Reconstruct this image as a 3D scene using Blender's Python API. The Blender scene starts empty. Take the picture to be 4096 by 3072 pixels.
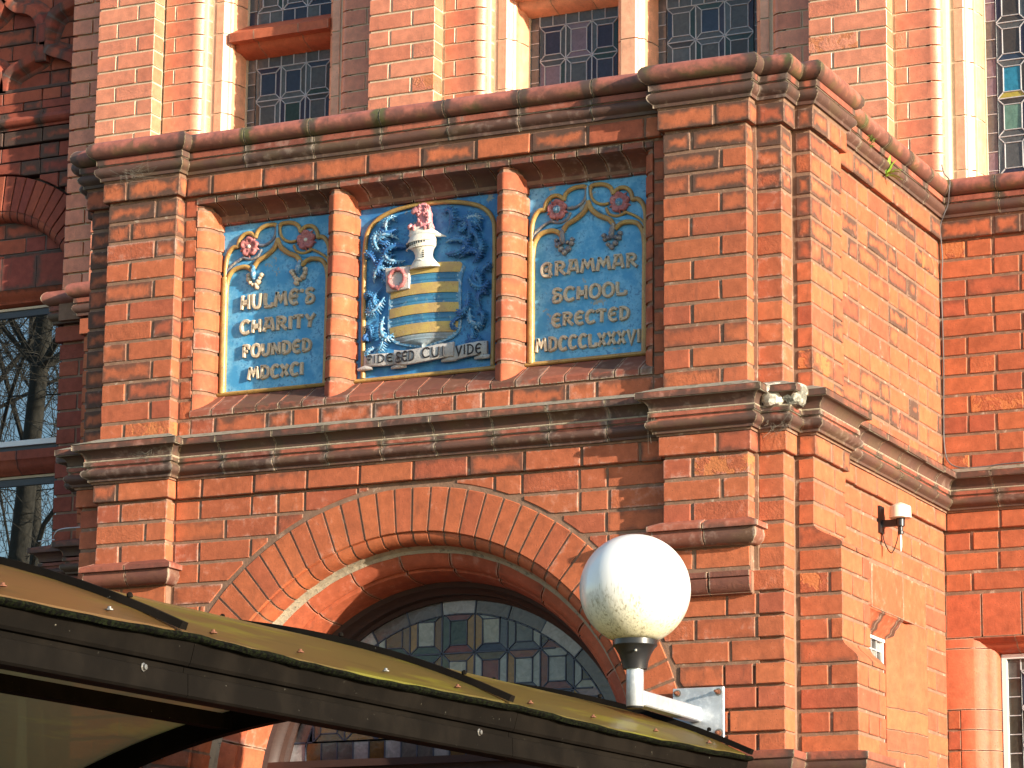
import bpy, math, random
from mathutils import Vector, Matrix
R = math.radians
random.seed(7)
# ---------------------------------------------------------------- camera, sky, sun, exposure
scn = bpy.context.scene
YAW, PIT, ROL, FOC = R(-25.82907), R(12.6306), R(.605734), 12705.53
fw = Vector((math.sin(YAW)*math.cos(PIT), math.cos(YAW)*math.cos(PIT), math.sin(PIT)))
rt = Vector((math.cos(YAW), -math.sin(YAW), 0)); up = rt.cross(fw)
rt2 = math.cos(ROL)*rt + math.sin(ROL)*up; up2 = -math.sin(ROL)*rt + math.cos(ROL)*up
cd = bpy.data.cameras.new('camera'); cam = bpy.data.objects.new('camera', cd)
scn.collection.objects.link(cam); scn.camera = cam
cd.sensor_width = 36; cd.lens = FOC/4096*36; cd.clip_start = .05; cd.clip_end = 2000
cam.matrix_world = Matrix(((rt2.x, up2.x, -fw.x, 0), (rt2.y, up2.y, -fw.y, 0), (rt2.z, up2.z, -fw.z, 0), (0, 0, 0, 1)))
SUN_AZ, SUN_EL = 74.5, 12.0      # azimuth measured from the facade normal towards +X
sdir = Vector((math.sin(R(SUN_AZ))*math.cos(R(SUN_EL)), -math.cos(R(SUN_AZ))*math.cos(R(SUN_EL)), math.sin(R(SUN_EL))))
w = bpy.data.worlds.new('World'); scn.world = w; w.use_nodes = True
nt = w.node_tree; bg = nt.nodes['Background']
sky = nt.nodes.new('ShaderNodeTexSky'); sky.sky_type = 'NISHITA'; sky.sun_disc = False
sky.sun_elevation = R(SUN_EL); sky.sun_rotation = math.atan2(sdir.x, sdir.y); sky.dust_density = .6; sky.ozone_density = 1.5
nt.links.new(sky.outputs[0], bg.inputs[0]); bg.inputs[1].default_value = .15
ld = bpy.data.lights.new('sun', 'SUN'); ld.energy = 5.0; ld.angle = R(.53); ld.color = (1, .88, .72)
lo = bpy.data.objects.new('sun', ld); scn.collection.objects.link(lo); lo.rotation_euler = sdir.to_track_quat('Z', 'Y').to_euler()
vs = scn.view_settings; vs.view_transform = 'Standard'; vs.look = 'None'; vs.gamma = 1; vs.exposure = 1.18; vs.use_curve_mapping = False
scn.render.resolution_x = 1024; scn.render.resolution_y = 768

def project(p):
    c = p.dot(fw)
    return (2048 + FOC*p.dot(rt2)/c, 1536 - FOC*p.dot(up2)/c, c)

# ---------------------------------------------------------------- materials
class NB:
    def __init__(s, name):
        s.m = bpy.data.materials.new(name); s.m.use_nodes = True
        s.t = s.m.node_tree; s.n = s.t.nodes; s.b = s.n['Principled BSDF']
    def link(s, a, b): s.t.links.new(a, b)
    def set(s, inp, v):
        if isinstance(v, (int, float, tuple, list)): inp.default_value = v
        else: s.link(v, inp)
    def math(s, op, a, b=0.0, c=None, clamp=False):
        n = s.n.new('ShaderNodeMath'); n.operation = op; n.use_clamp = clamp
        s.set(n.inputs[0], a); s.set(n.inputs[1], b)
        if c is not None: s.set(n.inputs[2], c)
        return n.outputs[0]
    def rng(s, v, a, b, c=0.0, d=1.0):
        n = s.n.new('ShaderNodeMapRange'); n.interpolation_type = 'SMOOTHSTEP'
        s.set(n.inputs[0], v)
        for i, x in enumerate((a, b, c, d)): s.set(n.inputs[i+1], x)
        return n.outputs[0]
    def noise(s, vec, scale, detail=3, rough=.55, dist=0):
        n = s.n.new('ShaderNodeTexNoise'); s.set(n.inputs['Vector'], vec); n.inputs['Scale'].default_value = scale
        n.inputs['Detail'].default_value = detail; n.inputs['Roughness'].default_value = rough; n.inputs['Distortion'].default_value = dist
        return n.outputs[0]
    def pos(s, sc=(1, 1, 1)):
        g = s.n.new('ShaderNodeNewGeometry'); m = s.n.new('ShaderNodeMapping'); m.inputs['Scale'].default_value = sc
        s.link(g.outputs['Position'], m.inputs[0]); return m.outputs[0]
    def mix(s, f, a, b, mode='MIX'):
        n = s.n.new('ShaderNodeMix'); n.data_type = 'RGBA'; n.blend_type = mode
        s.set(n.inputs[0], f)
        for i, x in ((6, a), (7, b)):
            if isinstance(x, tuple): x = tuple(x)+(1,) if len(x) == 3 else x
            s.set(n.inputs[i], x)
        return n.outputs[2]
    def attr(s, name):
        n = s.n.new('ShaderNodeAttribute'); n.attribute_name = name
        return n
    def bump(s, h, strength=.3, dist=.002, normal=None):
        n = s.n.new('ShaderNodeBump'); n.inputs['Strength'].default_value = strength; n.inputs['Distance'].default_value = dist
        s.set(n.inputs['Height'], h)
        if normal is not None: s.link(normal, n.inputs['Normal'])
        return n.outputs[0]
    def done(s, col=None, rough=None, metal=None, normal=None, spec=None):
        if col is not None: s.set(s.b.inputs['Base Color'], col if not isinstance(col, tuple) else tuple(col)+(1,))
        if rough is not None: s.set(s.b.inputs['Roughness'], rough)
        if metal is not None: s.set(s.b.inputs['Metallic'], metal)
        if normal is not None: s.link(normal, s.b.inputs['Normal'])
        if spec is not None: s.b.inputs['Specular IOR Level'].default_value = spec
        return s.m

def brick_mat(name, c1, c2, c3, pale=(.50, .40, .33), mort=(.215, .120, .075), rough=.8, ragged=.010, spec=.3, sootc=(.055, .045, .035), moss=0.0, band=0.0, brange=(.1, .2, .44, .58)):
    B = NB(name); P = B.pos()
    uv = B.n.new('ShaderNodeUVMap'); uv.uv_map = 'UVMap'; sz = B.n.new('ShaderNodeUVMap'); sz.uv_map = 'size'
    su = B.n.new('ShaderNodeSeparateXYZ'); ss = B.n.new('ShaderNodeSeparateXYZ'); B.link(uv.outputs[0], su.inputs[0]); B.link(sz.outputs[0], ss.inputs[0])
    def edge(a, sc):
        e = B.math('MINIMUM', a, B.math('SUBTRACT', 1.0, a)); return B.math('MULTIPLY', e, sc)
    eu = edge(su.outputs[0], ss.outputs[0]); ev = edge(su.outputs[1], ss.outputs[1])
    ed = B.math('MINIMUM', eu, ev)
    at = B.attr('bk'); sc = B.n.new('ShaderNodeSeparateColor'); B.link(at.outputs['Color'], sc.inputs[0])
    rnd, soot, white = sc.outputs[0], sc.outputs[1], sc.outputs[2]; pit = at.outputs['Alpha']
    big = B.noise(P, 7, 3); mid = B.noise(P, 28, 4, .6); fine = B.noise(P, 130, 3, .6); rag = B.noise(P, 85, 4, .7)
    streak = B.noise(B.pos((1, 1, .22)), 45, 3)
    col = B.mix(B.rng(rnd, .0, .6), c1, c2); col = B.mix(B.rng(rnd, .6, 1.0), col, c3)
    v = B.math('ADD', B.math('MULTIPLY', mid, .75), B.math('MULTIPLY', big, .4))
    v = B.math('ADD', v, B.math('MULTIPLY', fine, .28)); v = B.math('ADD', v, B.math('MULTIPLY', B.noise(P, 1.7, 4, .6), .45)); v = B.math('ADD', v, .07)
    hs = B.n.new('ShaderNodeHueSaturation'); B.set(hs.inputs['Value'], v); B.link(col, hs.inputs['Color']); col = hs.outputs[0]
    # small dark specks and pits
    vor = B.n.new('ShaderNodeTexVoronoi'); B.link(P, vor.inputs['Vector']); vor.inputs['Scale'].default_value = 95
    spk = B.rng(vor.outputs['Distance'], .10, .20, 1.0, 0.0); spk = B.math('MULTIPLY', spk, B.rng(mid, .45, .6))
    col = B.mix(B.math('MULTIPLY', spk, .6), col, (.06, .03, .02))
    e2 = B.math('ADD', ed, B.math('MULTIPLY', B.math('SUBTRACT', rag, .5), .022))
    # soot: dark ring that grows with the attribute, plus blotches
    e3 = B.math('ADD', ed, B.math('MULTIPLY', B.math('SUBTRACT', big, .5), .05))
    e3 = B.math('ADD', e3, B.math('MULTIPLY', B.math('SUBTRACT', mid, .5), .035))
    k = B.math('MULTIPLY', soot, .045)
    ring = B.rng(B.math('SUBTRACT', e3, k), -.016, .012, 1.0, 0.0)
    ring = B.math('MULTIPLY', ring, B.rng(soot, .02, .45))
    blot = B.math('MULTIPLY', B.rng(streak, .58, .76), B.rng(soot, .0, .6, .22, .75))
    sm = B.math('MAXIMUM', ring, blot)
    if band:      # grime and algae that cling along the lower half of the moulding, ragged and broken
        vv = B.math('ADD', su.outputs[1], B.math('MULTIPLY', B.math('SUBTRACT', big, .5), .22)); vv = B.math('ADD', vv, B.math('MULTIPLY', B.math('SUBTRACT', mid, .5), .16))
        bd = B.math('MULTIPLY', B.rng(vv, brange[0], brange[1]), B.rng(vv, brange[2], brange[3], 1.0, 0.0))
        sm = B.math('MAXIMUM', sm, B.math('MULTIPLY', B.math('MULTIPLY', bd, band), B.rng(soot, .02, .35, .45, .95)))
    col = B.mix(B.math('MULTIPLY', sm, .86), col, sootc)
    if moss:
        col = B.mix(B.math('MULTIPLY', B.math('MULTIPLY', B.rng(big, .47, .62), sm), moss), col, (.10, .10, .035))
    # pale lime bloom and mortar smears along the arrises
    wm = B.math('MULTIPLY', B.rng(e2, .001, .011, 1.0, 0.0), B.rng(B.math('ADD', white, B.math('MULTIPLY', B.math('SUBTRACT', mid, .5), 2.2)), .55, 1.0))
    col = B.mix(B.math('MULTIPLY', wm, .36), col, pale)
    cloud = B.math('MULTIPLY', B.rng(B.math('ADD', mid, B.math('MULTIPLY', white, .22)), .70, .92), .22)
    col = B.mix(cloud, col, pale)
    mm = B.rng(B.math('ADD', ed, B.math('MULTIPLY', B.math('SUBTRACT', rag, .5), ragged*1.4)), .0002, .0022, 1.0, 0.0)
    col = B.mix(mm, col, mort)
    h = B.math('ADD', B.math('MULTIPLY', fine, .35), B.math('MULTIPLY', mid, .6))
    h = B.math('SUBTRACT', h, B.math('MULTIPLY', spk, .6))
    pits = B.math('MULTIPLY', B.noise(P, 75, 5, .75), B.math('MULTIPLY', pit, 4.5))
    h = B.math('ADD', h, pits)
    spn = B.noise(P, 17, 4, .62, .5); sp_ = B.math('MULTIPLY', B.rng(spn, .50, .535), B.rng(pit, .74, .78))
    col = B.mix(B.math('MULTIPLY', sp_, .9), col, (.50, .17, .06)); h = B.math('SUBTRACT', h, B.math('MULTIPLY', sp_, 1.1))
    n = B.bump(h, .55, .0035)
    return B.done(col, rough, normal=n, spec=spec)

def simple(name, col, rough=.6, metal=0, var=.25, scale=20, bump=.15, bd=.002, spec=.5, col2=None, s2=(.45, .62), sc=(1, 1, 1)):
    B = NB(name); P = B.pos(sc)
    n1 = B.noise(P, scale, 4, .6); n2 = B.noise(P, scale*6, 3, .6)
    hs = B.n.new('ShaderNodeHueSaturation'); B.set(hs.inputs['Color'], tuple(col)+(1,))
    B.set(hs.inputs['Value'], B.math('ADD', B.math('MULTIPLY', B.math('SUBTRACT', n1, .5), var*2), 1.0))
    c = hs.outputs[0]
    if col2: c = B.mix(B.rng(n1, s2[0], s2[1]), c, col2)
    nn = B.bump(B.math('ADD', n1, B.math('MULTIPLY', n2, .4)), bump, bd)
    return B.done(c, rough, metal, nn, spec)

M = {}
M['brick'] = brick_mat('red_brick', (.42, .120, .050), (.39, .107, .047), (.34, .087, .044))
M['brickside'] = M['brick']
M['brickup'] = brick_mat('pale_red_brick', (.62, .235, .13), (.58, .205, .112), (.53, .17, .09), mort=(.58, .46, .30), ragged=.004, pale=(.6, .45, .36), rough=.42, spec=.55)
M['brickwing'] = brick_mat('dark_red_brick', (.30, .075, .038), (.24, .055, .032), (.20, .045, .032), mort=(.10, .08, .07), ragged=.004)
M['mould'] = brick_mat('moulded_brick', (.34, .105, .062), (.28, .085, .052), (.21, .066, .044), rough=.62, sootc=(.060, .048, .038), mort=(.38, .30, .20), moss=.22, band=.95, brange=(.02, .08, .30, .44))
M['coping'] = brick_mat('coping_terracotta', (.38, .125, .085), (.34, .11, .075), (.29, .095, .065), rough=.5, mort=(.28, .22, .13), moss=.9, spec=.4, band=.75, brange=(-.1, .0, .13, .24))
M['terra'] = brick_mat('terracotta', (.46, .122, .055), (.43, .108, .05), (.38, .09, .045), rough=.55, mort=(.45, .32, .22), ragged=.003, spec=.3)
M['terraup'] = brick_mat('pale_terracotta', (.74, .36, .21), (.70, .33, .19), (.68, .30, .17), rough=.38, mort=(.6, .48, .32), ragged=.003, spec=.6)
M['voussoir'] = brick_mat('arch_brick', (.44, .124, .048), (.41, .110, .045), (.37, .096, .043), rough=.7, ragged=.006)
M['mortar'] = simple('mortar', (.22, .125, .078), .95, var=.5, scale=26, bump=.8, bd=.003, col2=(.40, .31, .23), s2=(.60, .74))
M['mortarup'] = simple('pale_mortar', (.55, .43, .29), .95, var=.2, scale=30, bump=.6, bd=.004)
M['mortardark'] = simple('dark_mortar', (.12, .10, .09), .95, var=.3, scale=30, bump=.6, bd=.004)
M['mortarcap'] = simple('weathered_mortar', (.26, .23, .17), .95, var=.4, scale=25, bump=.8, bd=.006, col2=(.13, .11, .06), s2=(.52, .66))
M['lead'] = simple('lead_came', (.46, .46, .47), .6, .3, var=.3, scale=60)
M['leaddark'] = simple('dark_lead_came', (.06, .07, .10), .5, .3, var=.3, scale=60)
M['felt'] = simple('roofing_felt', (.03, .028, .028), .9)
M['wood'] = simple('dark_stained_wood', (.045, .022, .016), .5, var=.4, scale=30, sc=(1, 1, 6))
M['weatherwood'] = simple('weathered_oak', (.20, .11, .06), .8, var=.5, scale=40, sc=(1, 1, .15))
M['white'] = simple('white_paint', (.75, .73, .70), .5, var=.08)
M['darkpaint'] = simple('dark_grey_paint', (.035, .04, .05), .4, var=.2)
M['galv'] = simple('galvanised_steel', (.50, .54, .58), .42, .55, var=.35, scale=35, col2=(.66, .69, .71), s2=(.5, .7))
M['rust'] = simple('rusty_steel', (.16, .06, .03), .8, .2, var=.5, scale=150)
M['boltgrey'] = simple('bolt_steel', (.26, .25, .23), .4, .8)
M['blackplastic'] = simple('black_plastic', (.016, .016, .017), .35, var=.2, bump=.05)
M['cable'] = simple('grey_cable', (.11, .10, .10), .6)
M['whitecable'] = simple('pale_cable', (.6, .6, .62), .5)
M['leaf'] = simple('fern_green', (.20, .33, .03), .5, var=.4, scale=60)
M['moss'] = simple('moss_green', (.16, .24, .05), .9, var=.5, scale=90)
M['bark'] = simple('bark', (.055, .045, .032), .9, var=.5, scale=6, bump=.6, bd=.03)
M['asphalt'] = simple('asphalt', (.055, .053, .05), .9, var=.3, scale=3)
M['cream'] = simple('cream_plastic', (.72, .68, .52), .35, var=.05)
M['web'] = simple('cobweb', (.20, .18, .14), .9)
M['mortarpale'] = simple('pale_bed_mortar', (.40, .33, .23), .95, var=.45, scale=32, bump=.9, bd=.005, col2=(.20, .17, .12), s2=(.54, .66))

def blue_paint(name='blue_paint', ca=(.055, .31, .60), cb=(.17, .47, .74), cc_=(.022, .13, .34)):
    B = NB(name); P = B.pos()
    a = B.noise(P, 13, 5, .68); b = B.noise(P, 70, 4, .7); c = B.noise(P, 9, 3)
    col = B.mix(B.rng(a, .40, .60), ca, cb)
    col = B.mix(B.rng(B.math('ADD', B.math('MULTIPLY', b, .6), B.math('MULTIPLY', a, .4)), .53, .60, 0.0, .7), col, cc_)
    fl = B.rng(B.math('ADD', B.math('MULTIPLY', c, .75), B.math('MULTIPLY', b, .25)), .635, .645)
    col = B.mix(fl, col, (.30, .32, .30))
    h = B.math('ADD', B.math('SUBTRACT', b, B.math('MULTIPLY', fl, .6)), B.math('MULTIPLY', a, .5))
    return B.done(col, .38, normal=B.bump(h, .35, .0015))
M['blue'] = blue_paint('blue_paint', (.055, .29, .54), (.16, .44, .66), (.022, .13, .33)); M['bluedeep'] = blue_paint('deep_blue_paint', (.030, .17, .42), (.07, .29, .54), (.012, .07, .24))
def worn(name, base, base2, pale, dark, rough=.5, k=.5, scale=60):
    B = NB(name); P = B.pos(); a = B.noise(P, scale, 4, .7); b = B.noise(P, scale*2.6, 3, .6); c = B.noise(P, scale*.3, 3)
    col = B.mix(B.rng(c, .4, .6), base, base2)
    col = B.mix(B.rng(a, k+.08, k+.16), col, pale); col = B.mix(B.rng(b, .60, .70), col, dark)
    return B.done(col, rough, normal=B.bump(B.math('ADD', a, b), .5, .002))
M['relief'] = worn('relief_blue', (.022, .11, .30), (.045, .20, .40), (.18, .32, .42), (.006, .02, .08))
M['relief_light'] = worn('relief_pale_blue', (.13, .31, .46), (.07, .23, .40), (.34, .46, .54), (.02, .06, .15), k=.42)
M['gold'] = worn('gold_paint', (.46, .29, .085), (.38, .22, .07), (.52, .44, .28), (.12, .07, .03), .35, k=.55)
M['goldbar'] = worn('shield_gold', (.50, .36, .10), (.44, .29, .11), (.50, .42, .28), (.30, .17, .04), .45, k=.55)
M['letter'] = worn('letter_stone', (.60, .49, .34), (.52, .41, .28), (.72, .64, .50), (.16, .11, .07), .6, k=.5, scale=90)
M['bluebar'] = worn('shield_blue', (.055, .22, .36), (.04, .16, .30), (.18, .28, .34), (.04, .09, .13), .5, k=.5)
M['greybar'] = worn('shield_bare', (.26, .33, .36), (.20, .22, .24), (.38, .40, .38), (.10, .10, .12), .6)
M['rose'] = worn('rose_pink', (.46, .16, .15), (.38, .12, .12), (.58, .32, .28), (.14, .04, .05), .55, k=.52)
M['lion'] = worn('crest_pink', (.60, .25, .26), (.52, .20, .21), (.70, .45, .42), (.28, .07, .08), .5, k=.5)
M['ivory'] = worn('ivory_paint', (.72, .69, .60), (.66, .62, .52), (.76, .74, .68), (.32, .28, .22), .4, k=.6, scale=40)
M['scroll'] = worn('scroll_white', (.48, .46, .43), (.38, .36, .34), (.62, .60, .56), (.12, .10, .10), .55, k=.5, scale=50)
M['crocket'] = worn('crocket_stone', (.22, .20, .19), (.15, .17, .22), (.42, .37, .28), (.04, .05, .09), .6, k=.45, scale=70)
M['ink'] = simple('black_paint', (.015, .012, .014), .5)

def glass(name, col, rough=.10, spec=.45):
    B = NB(name); P = B.pos(); a = B.noise(P, 35, 3, .6, 1.2); b = B.noise(P, 8, 2)
    hs = B.n.new('ShaderNodeHueSaturation'); B.set(hs.inputs['Color'], tuple(col)+(1,)); B.set(hs.inputs['Value'], B.math('ADD', B.math('MULTIPLY', a, 1.1), .45))
    c = B.mix(B.rng(b, .55, .75, 0.0, .2), hs.outputs[0], (.15, .14, .12))
    return B.done(c, rough, normal=B.bump(a, .25, .004), spec=spec)
GL = dict(green=(.022, .040, .030), purple=(.030, .024, .040), grey=(.070, .070, .066), blue=(.024, .034, .056), brown=(.040, .032, .024),
          slate=(.080, .090, .092), amber=(.22, .115, .030), red=(.12, .022, .016), pale=(.24, .25, .22), mauve=(.17, .12, .14), cyan=(.025, .17, .27),
          mint=(.09, .17, .13), frost=(.11, .095, .085), yellow=(.30, .25, .04), milk=(.30, .28, .27), amberdark=(.12, .065, .022))
for k, v in GL.items(): M['g_'+k] = glass('glass_'+k, v)
def mirror():
    B = NB('window_glass'); P = B.pos(); a = B.noise(P, 1.6, 2)
    gl = B.n.new('ShaderNodeBsdfGlossy'); gl.inputs['Roughness'].default_value = 0; gl.inputs['Color'].default_value = (.80, .90, .95, 1)
    ms = B.n.new('ShaderNodeMixShader'); ms.inputs[0].default_value = .36; B.link(B.b.outputs[0], ms.inputs[1]); B.link(gl.outputs[0], ms.inputs[2]); B.link(ms.outputs[0], B.n['Material Output'].inputs[0])
    return B.done((.004, .005, .006), .0, spec=.5)
M['mirror'] = mirror()
def globe_mat():
    B = NB('globe_opal_plastic'); P = B.pos()
    s = B.noise(B.pos((20, 20, 1.1)), 8, 4, .65); b = B.noise(P, 7, 3); f = B.noise(P, 55, 4, .7)
    g = B.n.new('ShaderNodeNewGeometry'); sp = B.n.new('ShaderNodeSeparateXYZ'); B.link(g.outputs['Position'], sp.inputs[0])
    low = B.rng(sp.outputs[2], 1.60, 1.79, 1.0, 0.0)
    lowm = B.rng(sp.outputs[2], 1.50, 1.72, 1.0, 0.0)
    col = B.mix(B.math('MULTIPLY', lowm, .8), (.80, .80, .76), (.70, .66, .40))
    d = B.math('MULTIPLY', B.rng(s, .46, .60), B.rng(b, .38, .56)); d = B.math('MULTIPLY', d, B.rng(f, .40, .60, .25, 1.0))
    d = B.math('MULTIPLY', d, low)
    col = B.mix(B.math('MULTIPLY', d, .7), col, (.20, .17, .08))
    B.b.inputs['Subsurface Weight'].default_value = .35; B.b.inputs['Subsurface Radius'].default_value = (.05, .05, .05)
    B.b.inputs['Coat Weight'].default_value = .3
    return B.done(col, .25)
M['globe'] = globe_mat()
def canopy_mat():
    B = NB('bronze_plastic_sheet'); P = B.pos((1, .22, 1)); a = B.noise(P, 7, 4, .62, .4); b = B.noise(B.pos((1, .12, 1)), 22, 3); c = B.noise(B.pos(), 1.3, 2); g = B.n.new('ShaderNodeNewGeometry')
    sp = B.n.new('ShaderNodeSeparateXYZ'); B.link(g.outputs['Position'], sp.inputs[0])
    far = B.rng(B.math('ADD', sp.outputs[1], B.math('MULTIPLY', c, 2.0)), 6.6, 9.4)
    col = B.mix(far, (.27, .145, .055), (.20, .165, .050))
    col = B.mix(B.math('MULTIPLY', B.math('MULTIPLY', B.rng(a, .50, .66), B.rng(far, .1, .8, .35, 1.0)), .85), col, (.34, .34, .05))
    col = B.mix(B.math('MULTIPLY', B.rng(b, .55, .72), .5), col, (.12, .09, .03))
    B.b.inputs['Transmission Weight'].default_value = 0
    tr = B.n.new('ShaderNodeBsdfTranslucent'); B.link(B.mix(.45, col, (.85, .72, .52)), tr.inputs[0])
    ms = B.n.new('ShaderNodeMixShader'); ms.inputs[0].default_value = .6
    out = B.n['Material Output']; B.link(B.b.outputs[0], ms.inputs[1]); B.link(tr.outputs[0], ms.inputs[2]); tp = B.n.new('ShaderNodeBsdfTransparent'); tp.inputs[0].default_value = (.95, .78, .50, 1); m2 = B.n.new('ShaderNodeMixShader'); m2.inputs[0].default_value = .22
    B.link(ms.outputs[0], m2.inputs[1]); B.link(tp.outputs[0], m2.inputs[2]); B.link(m2.outputs[0], out.inputs[0])
    return B.done(col, .27, normal=B.bump(a, .12, .004))
M['sheet'] = canopy_mat()
def frame_mat():
    B = NB('bronze_aluminium'); P = B.pos(); a = B.noise(P, 60, 4, .7); b = B.noise(P, 5, 3)
    col = B.mix(B.rng(b, .4, .7), (.0055, .0045, .0035), (.010, .008, .006))
    col = B.mix(B.rng(a, .70, .74), col, (.20, .19, .15))
    return B.done(col, .75, normal=B.bump(a, .2, .002), spec=.04)
M['frame'] = frame_mat()
M['mossedge'] = simple('mossy_edge', (.013, .017, .006), .95, var=.6, scale=80, bump=1, bd=.01, col2=(.004, .004, .003), s2=(.40, .55), spec=.05)

# ---------------------------------------------------------------- geometry helpers
class Geo:
    def __init__(s): s.v = []; s.f = []; s.uv = []; s.sz = []; s.bk = []
    def face(s, pts, uv, size, bk):
        i = len(s.v); s.v += [tuple(p) for p in pts]; s.f.append(list(range(i, i+len(pts)))); s.uv += uv; s.sz += [size]*len(pts); s.bk += [bk]*len(pts)
    def merge(s, o):
        i = len(s.v); s.v += o.v; s.f += [[a+i for a in f] for f in o.f]; s.uv += o.uv; s.sz += o.sz; s.bk += o.bk
WL = {}
def link(o, parent, wl):
    scn.collection.objects.link(o); WL[o.name] = wl
    if parent is not None:
        o.parent = parent; o.location = wl - WL[parent.name]
    else: o.location = wl
    return o
def make(name, g, mat, parent=None, smooth=None, kind=None, weld=False):
    xs = [p[0] for p in g.v]; ys = [p[1] for p in g.v]; zs = [p[2] for p in g.v]
    c = Vector(((min(xs)+max(xs))/2, (min(ys)+max(ys))/2, (min(zs)+max(zs))/2))
    me = bpy.data.meshes.new(name); me.from_pydata([(p[0]-c.x, p[1]-c.y, p[2]-c.z) for p in g.v], [], g.f)
    u = me.uv_layers.new(name='UVMap'); u.data.foreach_set('uv', [x for p in g.uv for x in p])
    u = me.uv_layers.new(name='size'); u.data.foreach_set('uv', [x for p in g.sz for x in p])
    a = me.attributes.new('bk', 'FLOAT_COLOR', 'CORNER'); a.data.foreach_set('color', [x for p in g.bk for x in p])
    if smooth or weld:
        import bmesh
        b = bmesh.new(); b.from_mesh(me); bmesh.ops.remove_doubles(b, verts=b.verts, dist=.00005); bmesh.ops.recalc_face_normals(b, faces=b.faces); b.to_mesh(me); b.free()
    if smooth:
        me.shade_smooth(); me.set_sharp_from_angle(angle=R(smooth))
    me.materials.append(M[mat] if isinstance(mat, str) else mat)
    o = bpy.data.objects.new(name, me)
    if kind: o['kind'] = kind
    return link(o, parent, c)
def thing(name, loc, label, cat, group=None):
    o = bpy.data.objects.new(name, None); o.empty_display_size = .1
    o['label'] = label; o['category'] = cat
    if group: o['group'] = group
    return link(o, None, Vector(loc))
def tagged(o, label, cat, group=None):
    o['label'] = label; o['category'] = cat
    if group: o['group'] = group
    return o
def bk(soot=0., white=.3, pit=0.): return (random.random(), max(0, min(1, soot)), max(0, min(1, white)), pit)
def cbox(g, x0, x1, y0, y1, z0, z1, c=.0025, j=.0013, b=None, front='y', tilt=.0006):
    b = b or bk(); lo = (x0, y0, z0); hi = (x1, y1, z1); cen = Vector(((x0+x1)/2, (y0+y1)/2, (z0+z1)/2))
    c = min(c, (x1-x0)*.3, (y1-y0)*.3, (z1-z0)*.3)
    P = {}; a1, a2, a3 = [random.uniform(-tilt, tilt) for _ in range(3)]
    for sx in (0, 1):
        for sy in (0, 1):
            for sz in (0, 1):
                s = (sx, sy, sz); jt = [random.uniform(-j, j) for _ in range(3)]
                if front == 'y' and sy == 0: jt[1] += a1*(sx*2-1)+a2*(sz*2-1)+a3
                if front == 'x' and sx == 1: jt[0] += a1*(sy*2-1)+a2*(sz*2-1)+a3
                for a in range(3):
                    p = [0, 0, 0]
                    for k in range(3):
                        base = hi[k] if s[k] else lo[k]
                        if k != a: base += -c if s[k] else c
                        p[k] = base+jt[k]
                    P[(s, a)] = p
    w_, d_, h_ = x1-x0, y1-y0, z1-z0
    def uvs(pts, a):
        if a == 0 or (a is None and front == 'x'): return [((p[1]-y0)/d_, (p[2]-z0)/h_) for p in pts], (d_, h_)
        if a == 2: return [((p[0]-x0)/w_, (p[1]-y0)/d_) for p in pts], (w_, d_)
        return [((p[0]-x0)/w_, (p[2]-z0)/h_) for p in pts], (w_, h_)
    def put(pts, a):
        q = [Vector(p) for p in pts]; n = (q[1]-q[0]).cross(q[2]-q[1]); m = sum(q, Vector())/len(q)
        if n.dot(m-cen) < 0: pts = pts[::-1]
        u, s_ = uvs(pts, a); g.face(pts, u, s_, b)
    for a in range(3):
        k1, k2 = [k for k in range(3) if k != a]
        for s in (0, 1):
            cs = []
            for i, j2 in ((0, 0), (1, 0), (1, 1), (0, 1)):
                t = [0, 0, 0]; t[a] = s; t[k1] = i; t[k2] = j2; cs.append(P[(tuple(t), a)])
            put(cs, a)
        for i in (0, 1):            # edges that run along axis a
            for j2 in (0, 1):
                t0 = [0, 0, 0]; t0[k1] = i; t0[k2] = j2; t1 = list(t0); t1[a] = 1; t0 = tuple(t0); t1 = tuple(t1)
                put([P[(t0, k1)], P[(t0, k2)], P[(t1, k2)], P[(t1, k1)]], None)
    for sx in (0, 1):
        for sy in (0, 1):
            for sz in (0, 1):
                s = (sx, sy, sz); put([P[(s, 0)], P[(s, 1)], P[(s, 2)]], None)
def box(g, x0, x1, y0, y1, z0, z1, b=None):
    b = b or (.5, 0, 0, 0); v = [(x, y, z) for x in (x0, x1) for y in (y0, y1) for z in (z0, z1)]
    for f in ((0, 1, 3, 2), (4, 6, 7, 5), (0, 4, 5, 1), (2, 3, 7, 6), (0, 2, 6, 4), (1, 5, 7, 3)):
        g.face([v[i] for i in f], [(.5, .5)]*4, (1, 1), b)
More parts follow.
